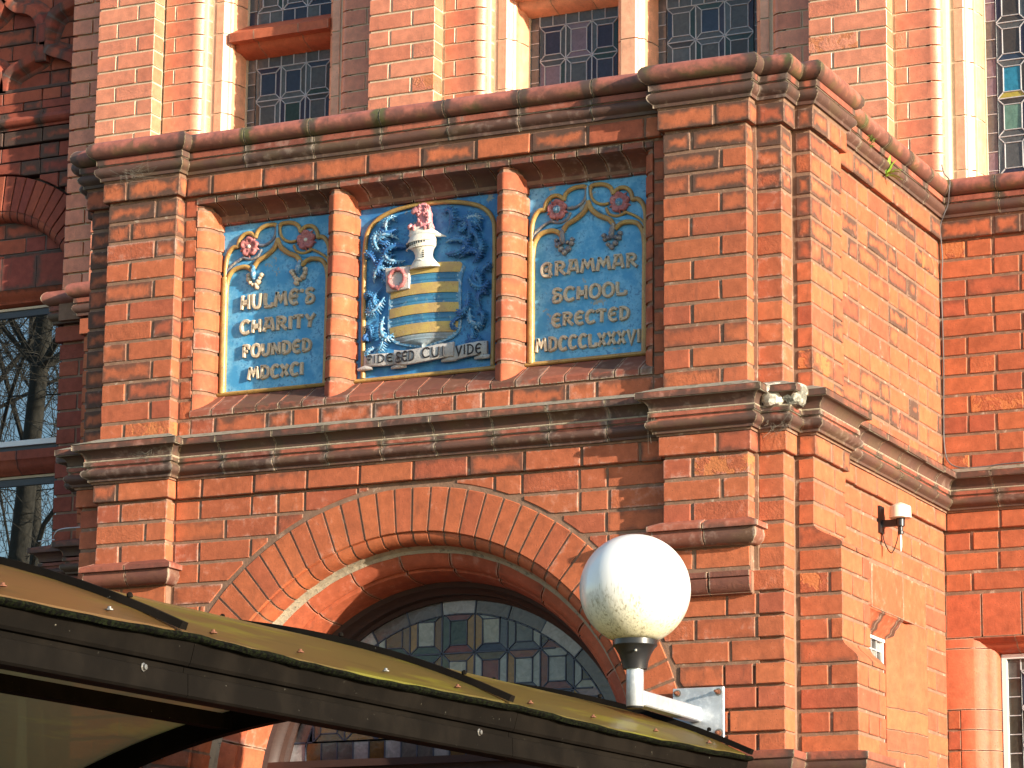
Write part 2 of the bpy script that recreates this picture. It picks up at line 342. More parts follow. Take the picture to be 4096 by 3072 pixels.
def prism(g, poly, y0, y1, c=.004, b=None, flip=False):
    """polygon in x,z (any winding), front face at y0 with a chamfer, back at y1"""
    b = b or bk(); A = sum(poly[i-1][0]*poly[i][1]-poly[i][0]*poly[i-1][1] for i in range(len(poly)))
    if A < 0: poly = poly[::-1]          # now counter-clockwise in x,z
    n = len(poly); x0 = min(p[0] for p in poly); x1 = max(p[0] for p in poly); z0 = min(p[1] for p in poly); z1 = max(p[1] for p in poly)
    w_, h_ = max(x1-x0, 1e-4), max(z1-z0, 1e-4)
    ins = []
    for i in range(n):
        p, q, r_ = Vector(poly[i-1]), Vector(poly[i]), Vector(poly[(i+1) % n])
        d1 = (q-p).normalized(); d2 = (r_-q).normalized(); n1 = Vector((-d1.y, d1.x)); n2 = Vector((-d2.y, d2.x)); m = n1+n2
        k = m.dot(n1); ins.append(q + m*(c/max(k, .5)))
    t = [random.uniform(-.001, .001) for _ in range(3)]
    def yf(p): return y0 + t[0] + t[1]*((p[0]-x0)/w_*2-1) + t[2]*((p[1]-z0)/h_*2-1)
    uv = lambda p: ((p[0]-x0)/w_, (p[1]-z0)/h_); S = (w_, h_)
    def put(pts, uu, out, S=(max(x1-x0, 1e-4), max(z1-z0, 1e-4))):
        q = [Vector(p) for p in pts]; nn = (q[1]-q[0]).cross(q[2]-q[1])
        if nn.dot(out) < 0: pts = pts[::-1]; uu = uu[::-1]
        g.face(pts, uu, S, b)
    put([(p.x, yf(p), p.y) for p in ins], [uv(p) for p in ins], Vector((0, -1, 0)))
    for i in range(n):
        k = (i+1) % n; a, d = poly[i], poly[k]; e = (Vector(d)-Vector(a)); out = Vector((e.y, -.3*e.length, -e.x))
        put([(ins[i].x, yf(ins[i]), ins[i].y), (ins[k].x, yf(ins[k]), ins[k].y), (d[0], yf(d)+c, d[1]), (a[0], yf(a)+c, a[1])], [uv(ins[i]), uv(ins[k]), uv(d), uv(a)], out)
        out = Vector((e.y, 0, -e.x))
        put([(a[0], yf(a)+c, a[1]), (d[0], yf(d)+c, d[1]), (d[0], y1, d[1]), (a[0], y1, a[1])], [(.1, 0), (.9, 0), (.9, 1), (.1, 1)], out, (max(e.length, .02), y1-y0))
def loft(g, rings, b=None, size=None, caps=True, closed=True):
    """rings: list of equal-length point lists (closed loops), joined in order"""
    b = b or bk(); n = len(rings[0]); L = [0]
    for i in range(1, len(rings)): L.append(L[-1]+(Vector(rings[i][0])-Vector(rings[i-1][0])).length)
    Q = [0]
    for i in range(1, n+1): Q.append(Q[-1]+(Vector(rings[0][i % n])-Vector(rings[0][i-1])).length)
    S = size or (max(L[-1], 1e-4), max(Q[-1], 1e-4))
    for i in range(len(rings)-1):
        for k in range(n if closed else n-1):
            m = (k+1) % n
            g.face([rings[i][k], rings[i+1][k], rings[i+1][m], rings[i][m]], [(L[i]/S[0], Q[k]/S[1]), (L[i+1]/S[0], Q[k]/S[1]), (L[i+1]/S[0], Q[k+1]/S[1]), (L[i]/S[0], Q[k+1]/S[1])], S, b)
    if caps:
        for rg in (list(rings[0]), list(rings[-1])[::-1]):
            mn = [min(p[i] for p in rg) for i in range(3)]; ex = [max(p[i] for p in rg)-mn[i] for i in range(3)]; ax = sorted(sorted(range(3), key=lambda i: -ex[i])[:2])
            eu, ev = max(ex[ax[0]], 1e-4), max(ex[ax[1]], 1e-4)
            g.face(rg, [((p[ax[0]]-mn[ax[0]])/eu, (p[ax[1]]-mn[ax[1]])/ev) for p in rg], (eu, ev), b)
def arcpts(cx, cy, r, a0, a1, n): return [(cx+r*math.cos(R(a0+(a1-a0)*i/n)), cy+r*math.sin(R(a0+(a1-a0)*i/n))) for i in range(n+1)]
def extr(g, prof, axis, a0, a1, b=None, sag=None):
    """prof: 2-D closed profile; axis 'z' -> (x,y), 'x' -> (y,z), 'y' -> (x,z)"""
    def P(p, a):
        return (p[0], p[1], a) if axis == 'z' else ((a, p[0], p[1]) if axis == 'x' else (p[0], a, p[1]))
    loft(g, [[P(p, a0) for p in prof], [P(p, a1) for p in prof]], b)
def tube(g, pts, rad, n=8, b=None, flat=1.0):
    """round tube through 3-D points; rad a number or a list"""
    pts = [Vector(p) for p in pts]; rings = []; ref = Vector((0, 1, 0))
    for i, p in enumerate(pts):
        d = (pts[min(i+1, len(pts)-1)]-pts[max(i-1, 0)]).normalized(); s = d.cross(ref)
        if s.length < .05: s = d.cross(Vector((1, 0, 0)))
        s.normalize(); t = s.cross(d).normalized(); r_ = rad[i] if isinstance(rad, (list, tuple)) else rad
        rings.append([tuple(p+s*math.cos(a)*r_+t*math.sin(a)*r_*flat) for a in [2*math.pi*k/n for k in range(n)]])
    loft(g, rings, b)
def lathe(g, prof, cx, cy, n=32, b=None):
    rings = [[(cx+r_*math.cos(2*math.pi*k/n), cy+r_*math.sin(2*math.pi*k/n), z) for k in range(n)] for r_, z in prof]
    loft(g, rings, b)
def smoothpath(pts, n=5):
    out = []
    P = [Vector(p) for p in pts]
    for i in range(len(P)-1):
        a, b_, c, d = P[max(i-1, 0)], P[i], P[i+1], P[min(i+2, len(P)-1)]
        for k in range(n):
            t = k/n; out.append(.5*((2*b_)+(c-a)*t+(2*a-5*b_+4*c-d)*t*t+(3*b_-a-3*c+d)*t**3))
    out.append(P[-1]); return out

# brick collection: largest 300 of a thing become parts, the rest one stuff part
POOL = {}
def pool(key, g, mat, name='brick'):
    xs = [p[0] for p in g.v]; ys = [p[1] for p in g.v]; zs = [p[2] for p in g.v]
    c = Vector(((min(xs)+max(xs))/2, min(ys), (min(zs)+max(zs))/2)); px, py, d = project(c)
    wx, wy, h = max(xs)-min(xs), max(ys)-min(ys), max(zs)-min(zs)
    vis = -20 < px < 4116 and -20 < py < 3090
    k = FOC/d/4; area = (wx*.9 if wx > .03 else .01)*h*k*k + min(wy, .25)*.0*h
    if POOLFACE == 'x': area = wy*.42*h*k*k
    if py > 2380+.23*px: vis = False
    POOL.setdefault(key, []).append((area if vis else area*.01, g, mat, name))
POOLFACE = 'y'
def flush_pool(key, parent, limit=300, stuffname='small_brickwork'):
    L = sorted(POOL.get(key, []), key=lambda t: -t[0]); rest = {}
    cnt = {}
    for a, g, mat, name in L:
        cnt[name] = cnt.get(name, 0)+1
        if cnt[name] <= limit and a > 10: make(name, g, mat, parent)
        else: rest.setdefault(mat, Geo()).merge(g)
    for mat, g in rest.items(): make(stuffname, g, mat, parent, kind='stuff')

def bond(a0, a1, kind, j=.010):
    """split a run into brick intervals; kind: string of S/H repeated"""
    out = []; x = a0; i = 0
    while x < a1-.02:
        L = (.222 if kind[i % len(kind)] == 'S' else .106)+random.uniform(-.003, .003)
        e = x+L
        if a1-e < .055: e = a1
        e = min(e, a1); out.append((x, e)); x = e+j+random.uniform(-.002, .002); i += 1
    return out
def frun(key, mat, x0, x1, face, z0, z1, kind, depth=.102, soot=0., white=.35, j=.010, c=.004, pitp=.12, name='brick', holes=None):
    j += .002; z0 += .001; z1 -= .001; c = min(c, .003)
    global POOLFACE; POOLFACE = 'y'
    for a, b_ in bond(x0, x1, kind, j):
        g = Geo(); s = soot() if callable(soot) else soot
        cbox(g, a, b_, face, face+depth, z0, z1, c=c, b=bk(s, random.uniform(white*.3, white*1.7), (random.uniform(.8, 1) if random.random() < .13 else random.random()*.6) if random.random() < pitp else 0))
        pool(key, g, mat, name)
def rrun(key, mat, y0, y1, face, z0, z1, kind, depth=.102, soot=0., white=.35, j=.010, c=.004, pitp=.1):
    global POOLFACE; POOLFACE = 'x'; j += .002; z0 += .001; z1 -= .001; c = min(c, .003)
    for a, b_ in bond(y0, y1, kind, j):
        g = Geo(); s = soot() if callable(soot) else soot
        cbox(g, face-depth, face, a, b_, z0, z1, c=c, front='x', b=bk(s, random.uniform(white*.3, white*1.7), (random.uniform(.8, 1) if random.random() < .13 else random.random()*.6) if random.random() < pitp else 0))
        pool(key, g, mat)
    POOLFACE = 'y'

# ================================================================ THE PORCH
AX, AZ = -5.49, 1.116                       # centre of the entrance arch
F0, P1, P2, P3 = 10.485, 10.43, 10.495, 10.61     # planes of the stepped front
XL1, XR1 = -6.868, -6.545; XL2, XR2 = -4.435, -4.103   # the two corner pilasters
XP2, XP3, XS2 = -3.992, -3.921, -3.985
MAIN = 12.31
porch = thing('entrance_porch', (-5.49, 10.6, -1.6), 'projecting red brick school porch with stepped corner pilasters, moulded cornices and a round entrance arch', 'porch')
gm = Geo(); e = .0042
def core(x0, x1, y0, y1, z0, z1): box(gm, x0+e, x1-e, y0+e, y1, z0, z1)
TOPZ = 3.60
core(XL1, XR1, P1, 10.6, 1.93, TOPZ); core(XL2, XR2, P1, 10.6, 1.93, TOPZ)
core(XL1, XR1, 10.45, 10.6, 1.84, 1.93); core(XL2, XR2, 10.45, 10.6, 1.84, 1.93)
box(gm, -6.62, -6.486, F0+.0045, 10.8, 1.2, TOPZ); box(gm, -4.496, -4.09, F0+.0045, 10.8, 1.5, TOPZ)
box(gm, -6.984, -6.56, P2+.0048, 10.79, -1.6, TOPZ-.001); box(gm, -4.45, XP2-e, P2+.0048, 10.79, -1.6, TOPZ-.001)
box(gm, -6.52, -4.46, F0+.0040, 10.62, 3.476, TOPZ-.002)
box(gm, -6.52, -4.46, F0+.0040, 10.62, 2.301, 2.60)
box(gm, -6.55, -4.43, 10.622, 10.70, 2.28, 3.60)
box(gm, -7.05, -6.60, P3+e, 10.93, -1.6, TOPZ); box(gm, -4.40, XP3-e, P3+e, 10.93, -1.6, TOPZ)
box(gm, -4.30, XS2-e, 10.935, 11.02, -1.59, 1.84); box(gm, -4.30, XS2-e, 10.936, MAIN+.05, 1.84, TOPZ-.003); box(gm, -4.30, XS2-e, 12.05, MAIN+.051, -1.58, 1.84)
box(gm, -7.0, -6.75, 10.90, MAIN+.05, -1.6, TOPZ)
box(gm, -3.96, -3.823, P3+e+.0007, 10.898, 1.5, 1.955); box(gm, -3.96, -3.768, P3+e+.0012, 10.899, -1.57, 1.54)
box(gm, -6.99, -4.0, 10.52, MAIN+.05, 3.57, 3.742)
N = 44                                        # the core above the arch, stepped finely to its curve
for i in range(N):
    a = -6.62+(2.26*i)/N; b_ = a+2.26/N; d = min(abs(a-AX), abs(b_-AX)) if (a-AX)*(b_-AX) > 0 else 0
    zb = AZ+math.sqrt(max(1.09**2-d*d, 0)) if d < 1.09 else -1.6
    box(gm, a, b_, F0+.0040, 10.62, zb, 2.30)
wall = make('wall', gm, 'mortar', porch)
gr = Geo(); box(gr, -7.03, -3.96, 10.50, MAIN+.02, 3.745, 3.7535); make('flat_roof', gr, 'felt', porch)

U = [3.497-.0826*i for i in range(13)]
Lw = [2.266-.0836*i for i in range(24)]
def sU(i):     # soot grows towards the cornice
    return lambda: random.uniform(.25, .8) if i == 0 else (random.uniform(.1, .5) if i < 3 else max(0, random.uniform(-.25, .42)))
def sL(i): return lambda: max(0, random.uniform(-.4, .35))
KEY = 'porch'
for i in range(12):
    z1, z0 = U[i]-.004, U[i+1]+.005; k = 'HS' if i % 2 == 0 else 'SH'
    frun(KEY, 'brick', XL1, XR1, P1, z0, z1, 'SH' if i % 2 == 0 else 'HS', soot=sU(i), white=.6 if i < 4 else .4)
    frun(KEY, 'brick', XL2, XR2, P1, z0, z1, k, soot=sU(i), white=.3)
    frun(KEY, 'brick', XR2+.012, XP2, P2, z0, z1, 'H', soot=sU(i), white=.45)
    frun(KEY, 'brick', XP2+.012, XP3, P3, z0, z1, 'H', depth=.105 if i % 2 else .218, soot=sU(i))
    frun(KEY, 'brick', -6.99, XL1-.012, P2, z0, z1, 'H', soot=.5)
    frun(KEY, 'brick', -7.06, -7.0, P3, z0, z1, 'H', soot=.5)
    rrun(KEY, 'brick', P3+(.115 if i % 2 else .228), 10.945, XP3, z0, z1, 'HS', soot=lambda: max(0, random.uniform(-.3, .5)))
    rrun(KEY, 'brick', 10.958+(0 if i % 2 else .0), MAIN-.008, XS2, z0, z1, ('SH' if i % 2 else 'HS'), soot=lambda: max(0, random.uniform(-.35, .5)) if random.random() > .04 else .75)
    # flat strips beside the panels
    if z1 < 3.50: 
        frun(KEY, 'brick', XR1+.010, -6.484, F0, z0, z1, 'H', soot=.2, white=.5, c=.003)
        frun(KEY, 'brick', -4.496, XL2-.006, F0, z0, z1, 'H', soot=.2, c=.003)
# the course under the panels
frun(KEY, 'brick', -6.48, -4.50, F0, 2.516, 2.590, 'HSHHS', soot=lambda: random.uniform(.1, .5), white=.6)
# fascia courses under both cornices (they stand proud)
def fascia(z0, z1, o, soot, white):
    f = lambda *a, **k: frun(KEY, 'brick', *a, soot=soot, white=white, **k)
    f(XL1-o, XR1+o, P1-o, z0, z1, 'HS', depth=.11); f(XR1+o+.008, XL2-o-.008, F0-o-.004, z0, z1, 'HSSSSSSSSS', depth=.11)
    f(XL2-o, XR2+o, P1-o, z0, z1, 'SS', depth=.11); f(XR2+o+.008, XP2+o, P2-o, z0, z1, 'S', depth=.11)
    f(XP2+o+.008, XP3+o, P3-o, z0, z1, 'S', depth=.16)
    f(-6.99-o, XL1-o-.008, P2-o, z0, z1, 'S', depth=.11); f(-7.06-o, -6.99-o-.008, P3-o, z0, z1, 'S', depth=.11)
    rrun(KEY, 'brick', P3+.17, 10.945+o, XP3+o, z0, z1, 'HH', soot=soot, white=white); rrun(KEY, 'brick', 10.965+o, MAIN-o-.006, XS2+o, z0, z1, 'SSSSSSS', soot=soot, white=white)
fascia(3.502, 3.580, .018, lambda: random.uniform(.15, .55), .35)
fascia(2.270, 2.344, .014, lambda: max(0, random.uniform(-.1, .42)), .4)
# lower brickwork round the arch
RX = 1.147
def arch_lo(x): return AZ+math.sqrt(RX*RX-(x-AX)**2) if abs(x-AX) < RX else -9
def arched(x0, x1, z0, z1, soot):
    xs = [x0+(x1-x0)*i/16 for i in range(17)]; run = []
    def emit(run):
        if len(run) < 3 or run[-1][0]-run[0][0] < .02: return
        poly = [(x, z1) for x, _ in (run[0], run[-1])][::-1]+[(x, l) for x, l in run]
        g = Geo(); prism(g, poly, F0, F0+.10, .003, bk(soot, random.uniform(.1, .9), random.random()*.6 if random.random() < .35 else 0)); pool(KEY, g, 'brick')
    for x in xs:
        l = max(z0, arch_lo(x))
        if l < z1-.012: run.append((x, l))
        else: emit(run); run = []
    emit(run)
for i in range(22):
    z1, z0 = Lw[i]-.005, Lw[i+1]+.005
    pil = i < 3; mid = i == 3 or i == 4
    # pilasters
    for xa, xb, k in ((XL1, XR1, 'SH' if i % 2 else 'HS'), (XL2, XR2, 'HS' if i % 2 == 0 else 'SH')):
        if pil: frun(KEY, 'brick', xa, xb, P1, z0, z1, k, white=.55, pitp=.4)
        elif i == 4: frun(KEY, 'brick', xa, xb-.006, 10.45, z0, z1, k, white=.4, pitp=.2)
    # field
    lx, rx = (XR1+.010, XL2-.010) if i < 6 else (-6.99, XP2)
    if i == 5: lx, rx = -6.99, XP2
    for a, b_ in bond(lx, rx, ('HSHHSSHSHS', 'SSHSSHHSSH', 'HSSHSHSS')[i % 3]): arched(a, b_, z0, z1, max(0, random.uniform(-.5, .3)))
    if i < 5:
        frun(KEY, 'brick', XR2+.012, XP2, P2, z0, z1, 'H', white=.3); frun(KEY, 'brick', -6.99, XL1-.012, P2, z0, z1, 'H')
    ar = XP3 if i < 4 else (-3.817 if i < 9 else -3.762)
    if i not in (3, 8):
        frun(KEY, 'brick', XP2+.012, ar, P3, z0, z1, 'HS' if i % 2 else 'SH', depth=.105 if i % 2 else .218, white=.35)
        rrun(KEY, 'brick', P3+(.115 if i % 2 else .228), 10.945 if i < 4 else 10.905, ar, z0, z1, 'HS', white=.3)
    if i < 3 or i > 22: rrun(KEY, 'brick', 10.958, MAIN-.008, XS2, z0, z1, 'SH' if i % 2 else 'HS', white=.35)
    else: rrun(KEY, 'brick', 12.062, MAIN-.008, XS2, z0, z1, 'HH' if i % 2 else 'S', white=.3)
# flared bricks where the side pilaster widens
def flare(xa, xb, z0, z1):
    w_ = xb-xa; prof = [(XP2+.012, z0), (xb, z0)]+[(xb-w_*(t*t*(3-2*t)), z0+(z1-z0)*(.10+.90*t)) for t in [k/12 for k in range(13)]]+[(XP2+.012, z1)]
    g = Geo(); extr(g, prof, 'y', P3, P3+.15, bk(.25, .3)); make('flared_brick', g, 'brick', porch)
    g = Geo(); extr(g, prof, 'y', P3+.158, 10.905, bk(.3, .4)); make('flared_brick', g, 'brick', porch)
flare(XP3, -3.817, Lw[4]+.005, Lw[3]-.003); flare(-3.817, -3.762, Lw[9]+.005, Lw[8]-.003)

# ---------------------------------------------------------------- moulded courses that follow the stepped plan
PATH = [(-7.0, MAIN), (-7.0, 10.945), (-7.06, 10.945), (-7.06, P3), (-6.99, P3), (-6.99, P2), (XL1, P2), (XL1, P1), (XR1, P1), (XR1, F0), (XL2, F0), (XL2, P1),
        (XR2, P1), (XR2, P2), (XP2, P2), (XP2, P3), (XP3, P3), (XP3, 10.945), (XS2, 10.945), (XS2, MAIN), (-1.2, MAIN)]
def norm(a, b_):
    d = Vector((b_[0]-a[0], b_[1]-a[1])).normalized(); return Vector((d.y, -d.x))   # outward when walking left to right
CORN = [(.010, 3.590), (.028, 3.590), (.029, 3.602), (.035, 3.607), (.043, 3.614), (.0475, 3.624), (.046, 3.635), (.039, 3.643), (.033, 3.646), (.031, 3.652), (.041, 3.6535), (.042, 3.676), (.010, 3.676)]
COPE = [(.010, 3.679), (.040, 3.679), (.050, 3.682), (.062, 3.690), (.070, 3.702), (.073, 3.716), (.070, 3.730), (.062, 3.742), (.050, 3.750), (.036, 3.753), (-.06, 3.757), (-.10, 3.757), (-.10, 3.70)]
STRA = [(.008, 2.352), (.030, 2.352), (.031, 2.361), (.037, 2.366), (.047, 2.371), (.053, 2.381), (.051, 2.392), (.043, 2.399), (.034, 2.401), (.033, 2.411), (.043, 2.413), (.043, 2.427), (.008, 2.427)]
STRB = [(.008, 2.434), (.040, 2.434), (.041, 2.444), (.045, 2.455), (.053, 2.465), (.064, 2.472), (.080, 2.475), (.080, 2.498), (.0, 2.522), (-.02, 2.522)]
def course(name, prof, mat, step, parent, path=PATH, soot=(.3, .9), white=.3, gap=.005, off=0.0, segs=None):
    n = len(path)-1
    for i in range(n):
        A, B_ = Vector(path[i]), Vector(path[i+1]); d = (B_-A).normalized(); nn = norm(path[i], path[i+1]); L = (B_-A).length
        mA = nn.copy(); mB = nn.copy()
        if i > 0: mA = nn+norm(path[i-1], path[i])
        if i < n-1: mB = nn+norm(path[i+1], path[i+2])
        conv = lambda m: m.dot(d)
        m = max(1, round((L-off*0)/step)) if L > step*1.5 else 1
        cuts = [0]+[L*(k+random.uniform(-.05, .05)*(1 if L > 1 else 0))/m for k in range(1, m)]+[L]
        if L > 1 and off: cuts = [0, off]+[off+(L-off)*k/(m-1) for k in range(1, m-1)]+[L]
        for k in range(len(cuts)-1):
            a, b2 = cuts[k], cuts[k+1]; ea = mA if k == 0 else nn; eb = mB if k == len(cuts)-2 else nn
            ga = gap/2 if k else .0006; gb = gap/2 if k < len(cuts)-2 else .0006
            jo = random.uniform(-.0016, .0016); jz = random.uniform(-.001, .001); tz = random.uniform(-.0012, .0012)
            pa = [A+d*(a+ga)+ea*(o+jo) for o, z in prof]; pb = [A+d*(b2-gb)+eb*(o+jo) for o, z in prof]
            ra = [(p.x, p.y, z+jz-tz) for p, (o, z) in zip(pa, prof)]; rb = [(p.x, p.y, z+jz+tz) for p, (o, z) in zip(pb, prof)]
            g = Geo(); loft(g, [ra, rb], bk(random.uniform(*soot), random.uniform(0, white*2), 0), size=None)
            make(name, g, mat, parent, smooth=42)
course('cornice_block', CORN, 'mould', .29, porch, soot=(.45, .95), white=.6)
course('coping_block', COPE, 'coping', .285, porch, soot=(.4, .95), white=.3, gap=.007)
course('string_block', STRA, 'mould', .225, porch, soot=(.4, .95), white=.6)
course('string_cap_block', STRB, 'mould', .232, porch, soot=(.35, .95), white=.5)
# mortar seen in the joints of the moulded courses
def backing(name, prof, mat, parent, path=PATH):
    g = Geo(); n = len(path)-1
    for i in range(n):
        nn = norm(path[i], path[i+1]); mA = nn+norm(path[i-1], path[i]) if i else nn; mB = nn+norm(path[i+1], path[i+2]) if i < n-1 else nn
        A, B_ = Vector(path[i]), Vector(path[i+1])
        loft(g, [[((A+mA*o).x, (A+mA*o).y, z) for o, z in prof], [((B_+mB*o).x, (B_+mB*o).y, z) for o, z in prof]], (.5, 0, 0, 0))
    make(name, g, mat, parent)
def shrink(prof, d=.004):
    c = (sum(p[0] for p in prof)/len(prof), sum(p[1] for p in prof)/len(prof))
    return [(p[0]-d if p[0] > .02 else p[0], p[1]+(d*.5 if p[1] < c[1] else -d*.5)) for p in prof]
for nm, pr in (('cornice_mortar', CORN), ('coping_mortar', COPE), ('string_mortar', STRA), ('string_cap_mortar', STRB)): backing(nm, shrink(pr), 'mortarcap', porch)
backing('upper_fascia_mortar', [(0, 3.505), (.0145, 3.505), (.0145, 3.578), (0, 3.578)], 'mortar', porch)
backing('lower_fascia_mortar', [(0, 2.273), (.0105, 2.273), (.0105, 2.343), (0, 2.343)], 'mortar', porch)
backing('string_bed_mortar', [(0, 2.343), (.018, 2.343), (.020, 2.353), (0, 2.353)], 'mortar', porch)
backing('string_flaunching', [(0.002, 2.4995), (.0815, 2.4985), (.070, 2.503), (.004, 2.529)], 'mortarcap', porch)
backing('bed_mortar', [(0, 3.578), (.014, 3.578), (.020, 3.592), (0, 3.592)], 'mortar', porch)
backing('middle_bed_mortar', [(0, 2.4255), (.042, 2.4262), (.045, 2.4300), (.040, 2.4345), (0, 2.4350)], 'mortarpale', porch)
# broken corner of the string course patched with pale cement
for (px_, py_, rx_, ry_, mt) in ((-4.016, 10.466, .044, .040, ('white_cement_patch', (.66, .61, .50), (.40, .36, .28))), (-3.950, 10.490, .042, .048, ('grey_cement_patch', (.20, .19, .15), (.45, .42, .34)))):
    g = Geo(); rr = []
    for z, q in ((2.430, .75), (2.440, .95), (2.452, 1.05), (2.466, 1.05), (2.480, 1.15), (2.494, 1.2), (2.506, 1.1), (2.512, .7)):
        rr.append([(px_+rx_*q*math.cos(a)*(1+random.uniform(-.16, .16)), py_+ry_*q*math.sin(a)*(1+random.uniform(-.2, .2)), z+random.uniform(-.003, .003)) for a in [2*math.pi*k/11 for k in range(11)]])
    loft(g, rr); make('cement_patch', g, simple(mt[0], mt[1], .9, var=.3, scale=45, bump=.9, bd=.01, col2=mt[2], s2=(.48, .60)), porch, smooth=25)
# pilaster ledges
LED = [(.0, 1.932), (.012, 1.932), (.020, 1.936), (.032, 1.950), (.037, 1.968), (.034, 1.980), (.034, 1.988), (.048, 1.990), (.048, 2.009), (.0, 2.030)]
LED2 = [(-.03, 1.757), (-.012, 1.760), (.0, 1.772), (.008, 1.790), (.008, 1.812), (.002, 1.818), (.010, 1.820), (.010, 1.838), (.004, 1.8405)]
for xa, xb in ((XL1, XR1), (XL2, XR2)):
    pth = [(xa, F0+.02), (xa, P1+.005), (xb, P1+.005), (xb, F0+.012)]
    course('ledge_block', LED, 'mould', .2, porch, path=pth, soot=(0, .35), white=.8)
    g = Geo(); box(g, xa-.01, xb+.01, P1+.01, F0+.03, 1.935, 2.024); make('ledge_mortar', g, 'mortar', porch)
    g = Geo(); box(g, xa+.004, xb-.004, 10.462, F0+.03, 1.76, 1.835); make('ledge_mortar', g, 'mortar', porch)
    for k, (a, b_) in enumerate(((xa, xa+.165), (xa+.17, xb-.004))):
        g = Geo(); extr(g, [(10.452-o, z) for o, z in LED2]+[(F0+.05, 1.8405), (F0+.05, 1.757)], 'x', a+.002, b_-.002, bk(.1, .6, .3)); make('ledge_brick', g, 'mould', porch, smooth=40)
# ledge at the foot of the visible wall
FOOT = [(.0, 1.110), (.020, 1.112), (.036, 1.125), (.042, 1.150), (.042, 1.163), (.050, 1.166), (.050, 1.192), (.0, 1.200)]
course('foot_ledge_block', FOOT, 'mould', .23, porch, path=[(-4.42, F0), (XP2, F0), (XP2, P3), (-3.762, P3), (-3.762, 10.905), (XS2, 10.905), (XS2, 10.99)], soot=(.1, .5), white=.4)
backing('foot_ledge_mortar', shrink(FOOT), 'mortar', porch, path=[(-4.42, F0), (XP2, F0), (XP2, P3), (-3.762, P3), (-3.762, 10.905), (XS2, 10.905)])

# ---------------------------------------------------------------- panel surround
PY = 10.60; H_ = .060
OV = [(0.0, 0.0), (.006, .002), (.020, .010), (.034, .024), (.044, .042), (.049, .062), (.051, .085), (.058, .090), (.060, .118)]
ZB, ZT = 2.704, 3.42
ml = [-6.480, -5.859, -5.123, -4.502]
for i, xc in enumerate(ml):
    z = 2.62; nb = 0
    while z < 3.455:
        zt = min(z+.0785, 3.466); y0 = F0-.001
        right = [(xc+a, y0+b_) for a, b_ in OV]; left = [(xc-a, y0+b_) for a, b_ in OV]
        if i == 0: prof = right+[(xc+H_, PY+.015), (xc-.003, PY+.015)]
        elif i == 3: prof = [(xc+.003, PY+.015), (xc-H_, PY+.015)]+left[::-1]
        else: prof = left[::-1][:-1]+right+[(xc+H_, PY+.015), (xc-H_, PY+.015)]
        dx = random.uniform(-.0012, .0012); dy = random.uniform(-.001, .001); prof = [(a+dx, b_+dy) for a, b_ in prof]
        g = Geo(); extr(g, prof, 'z', z+.0045, zt-.0045, bk(random.uniform(0, .25), random.uniform(.2, .9), 0)); make('mullion_brick' if 0 < i < 3 else 'jamb_brick', g, 'brick', porch, smooth=42)
        z += .0835
    g = Geo(); rt_ = [(xc+a*.93-.002*(a > 0), F0+.0035+b_) for a, b_ in OV]; lf_ = [(2*xc-a, b_) for a, b_ in rt_]
    pr = (rt_+[(xc+.02, PY+.02), (xc-.004, PY+.02)]) if i == 0 else (([(xc+.004, PY+.02), (xc-.02, PY+.02)]+lf_[::-1]) if i == 3 else (lf_[::-1][:-1]+rt_+[(xc+.02, PY+.02), (xc-.02, PY+.02)]))
    extr(g, pr, 'z', 2.60, 3.46); make('jamb_mortar', g, 'mortar', porch)
# head and sill of moulded bricks, set on edge
for nm, z0, f in (('head_brick', 0, 1), ('sill_brick', 0, -1)):
    x = -6.488; 
    while x < -4.50:
        L = .093 if f == 1 else .102; x2 = min(x+L, -4.497)
        if f == 1: pr = [(F0-.002, 3.494), (F0-.002, 3.470), (F0+.007, 3.466)]+[(F0+.010+.088*math.sin(R(t)), 3.402+.062*math.cos(R(t))) for t in (8, 25, 42, 60, 76, 90)]+[(PY+.01, 3.398), (PY+.01, 3.494)]
        else: pr = [(F0-.004, 2.598), (F0-.006, 2.618), (F0+.002, 2.628), (PY-.012, 2.696), (PY+.01, 2.700), (PY+.01, 2.598)]
        jy = random.uniform(-.001, .001); jz = random.uniform(-.001, .001)
        g = Geo(); extr(g, [(a+jy, b_+jz) for a, b_ in pr], 'x', x+.003, x2-.004, bk(random.uniform(.1, .5) if f == 1 else max(0, random.uniform(-.1, .4)), random.uniform(.2, 1))); make(nm, g, 'mould', porch, smooth=40)
        x += L
g = Geo(); box(g, -6.49, -4.497, F0+.004, PY+.01, 3.472, 3.490); extr(g, [(F0+.012, 3.48), (F0+.018, 3.468)]+[(F0+.014+.080*math.sin(R(t)), 3.410+.060*math.cos(R(t))) for t in (10, 25, 42, 60, 76, 90)]+[(PY+.01, 3.40), (PY+.01, 3.48)], 'x', -6.48, -4.50); make('head_mortar', g, 'mortar', porch)
g = Geo(); extr(g, [(F0, 2.60), (F0-.002, 2.616), (F0+.004, 2.624), (PY-.012, 2.692), (PY+.01, 2.696), (PY+.01, 2.60)], 'x', -6.49, -4.497); make('sill_mortar', g, 'mortar', porch)

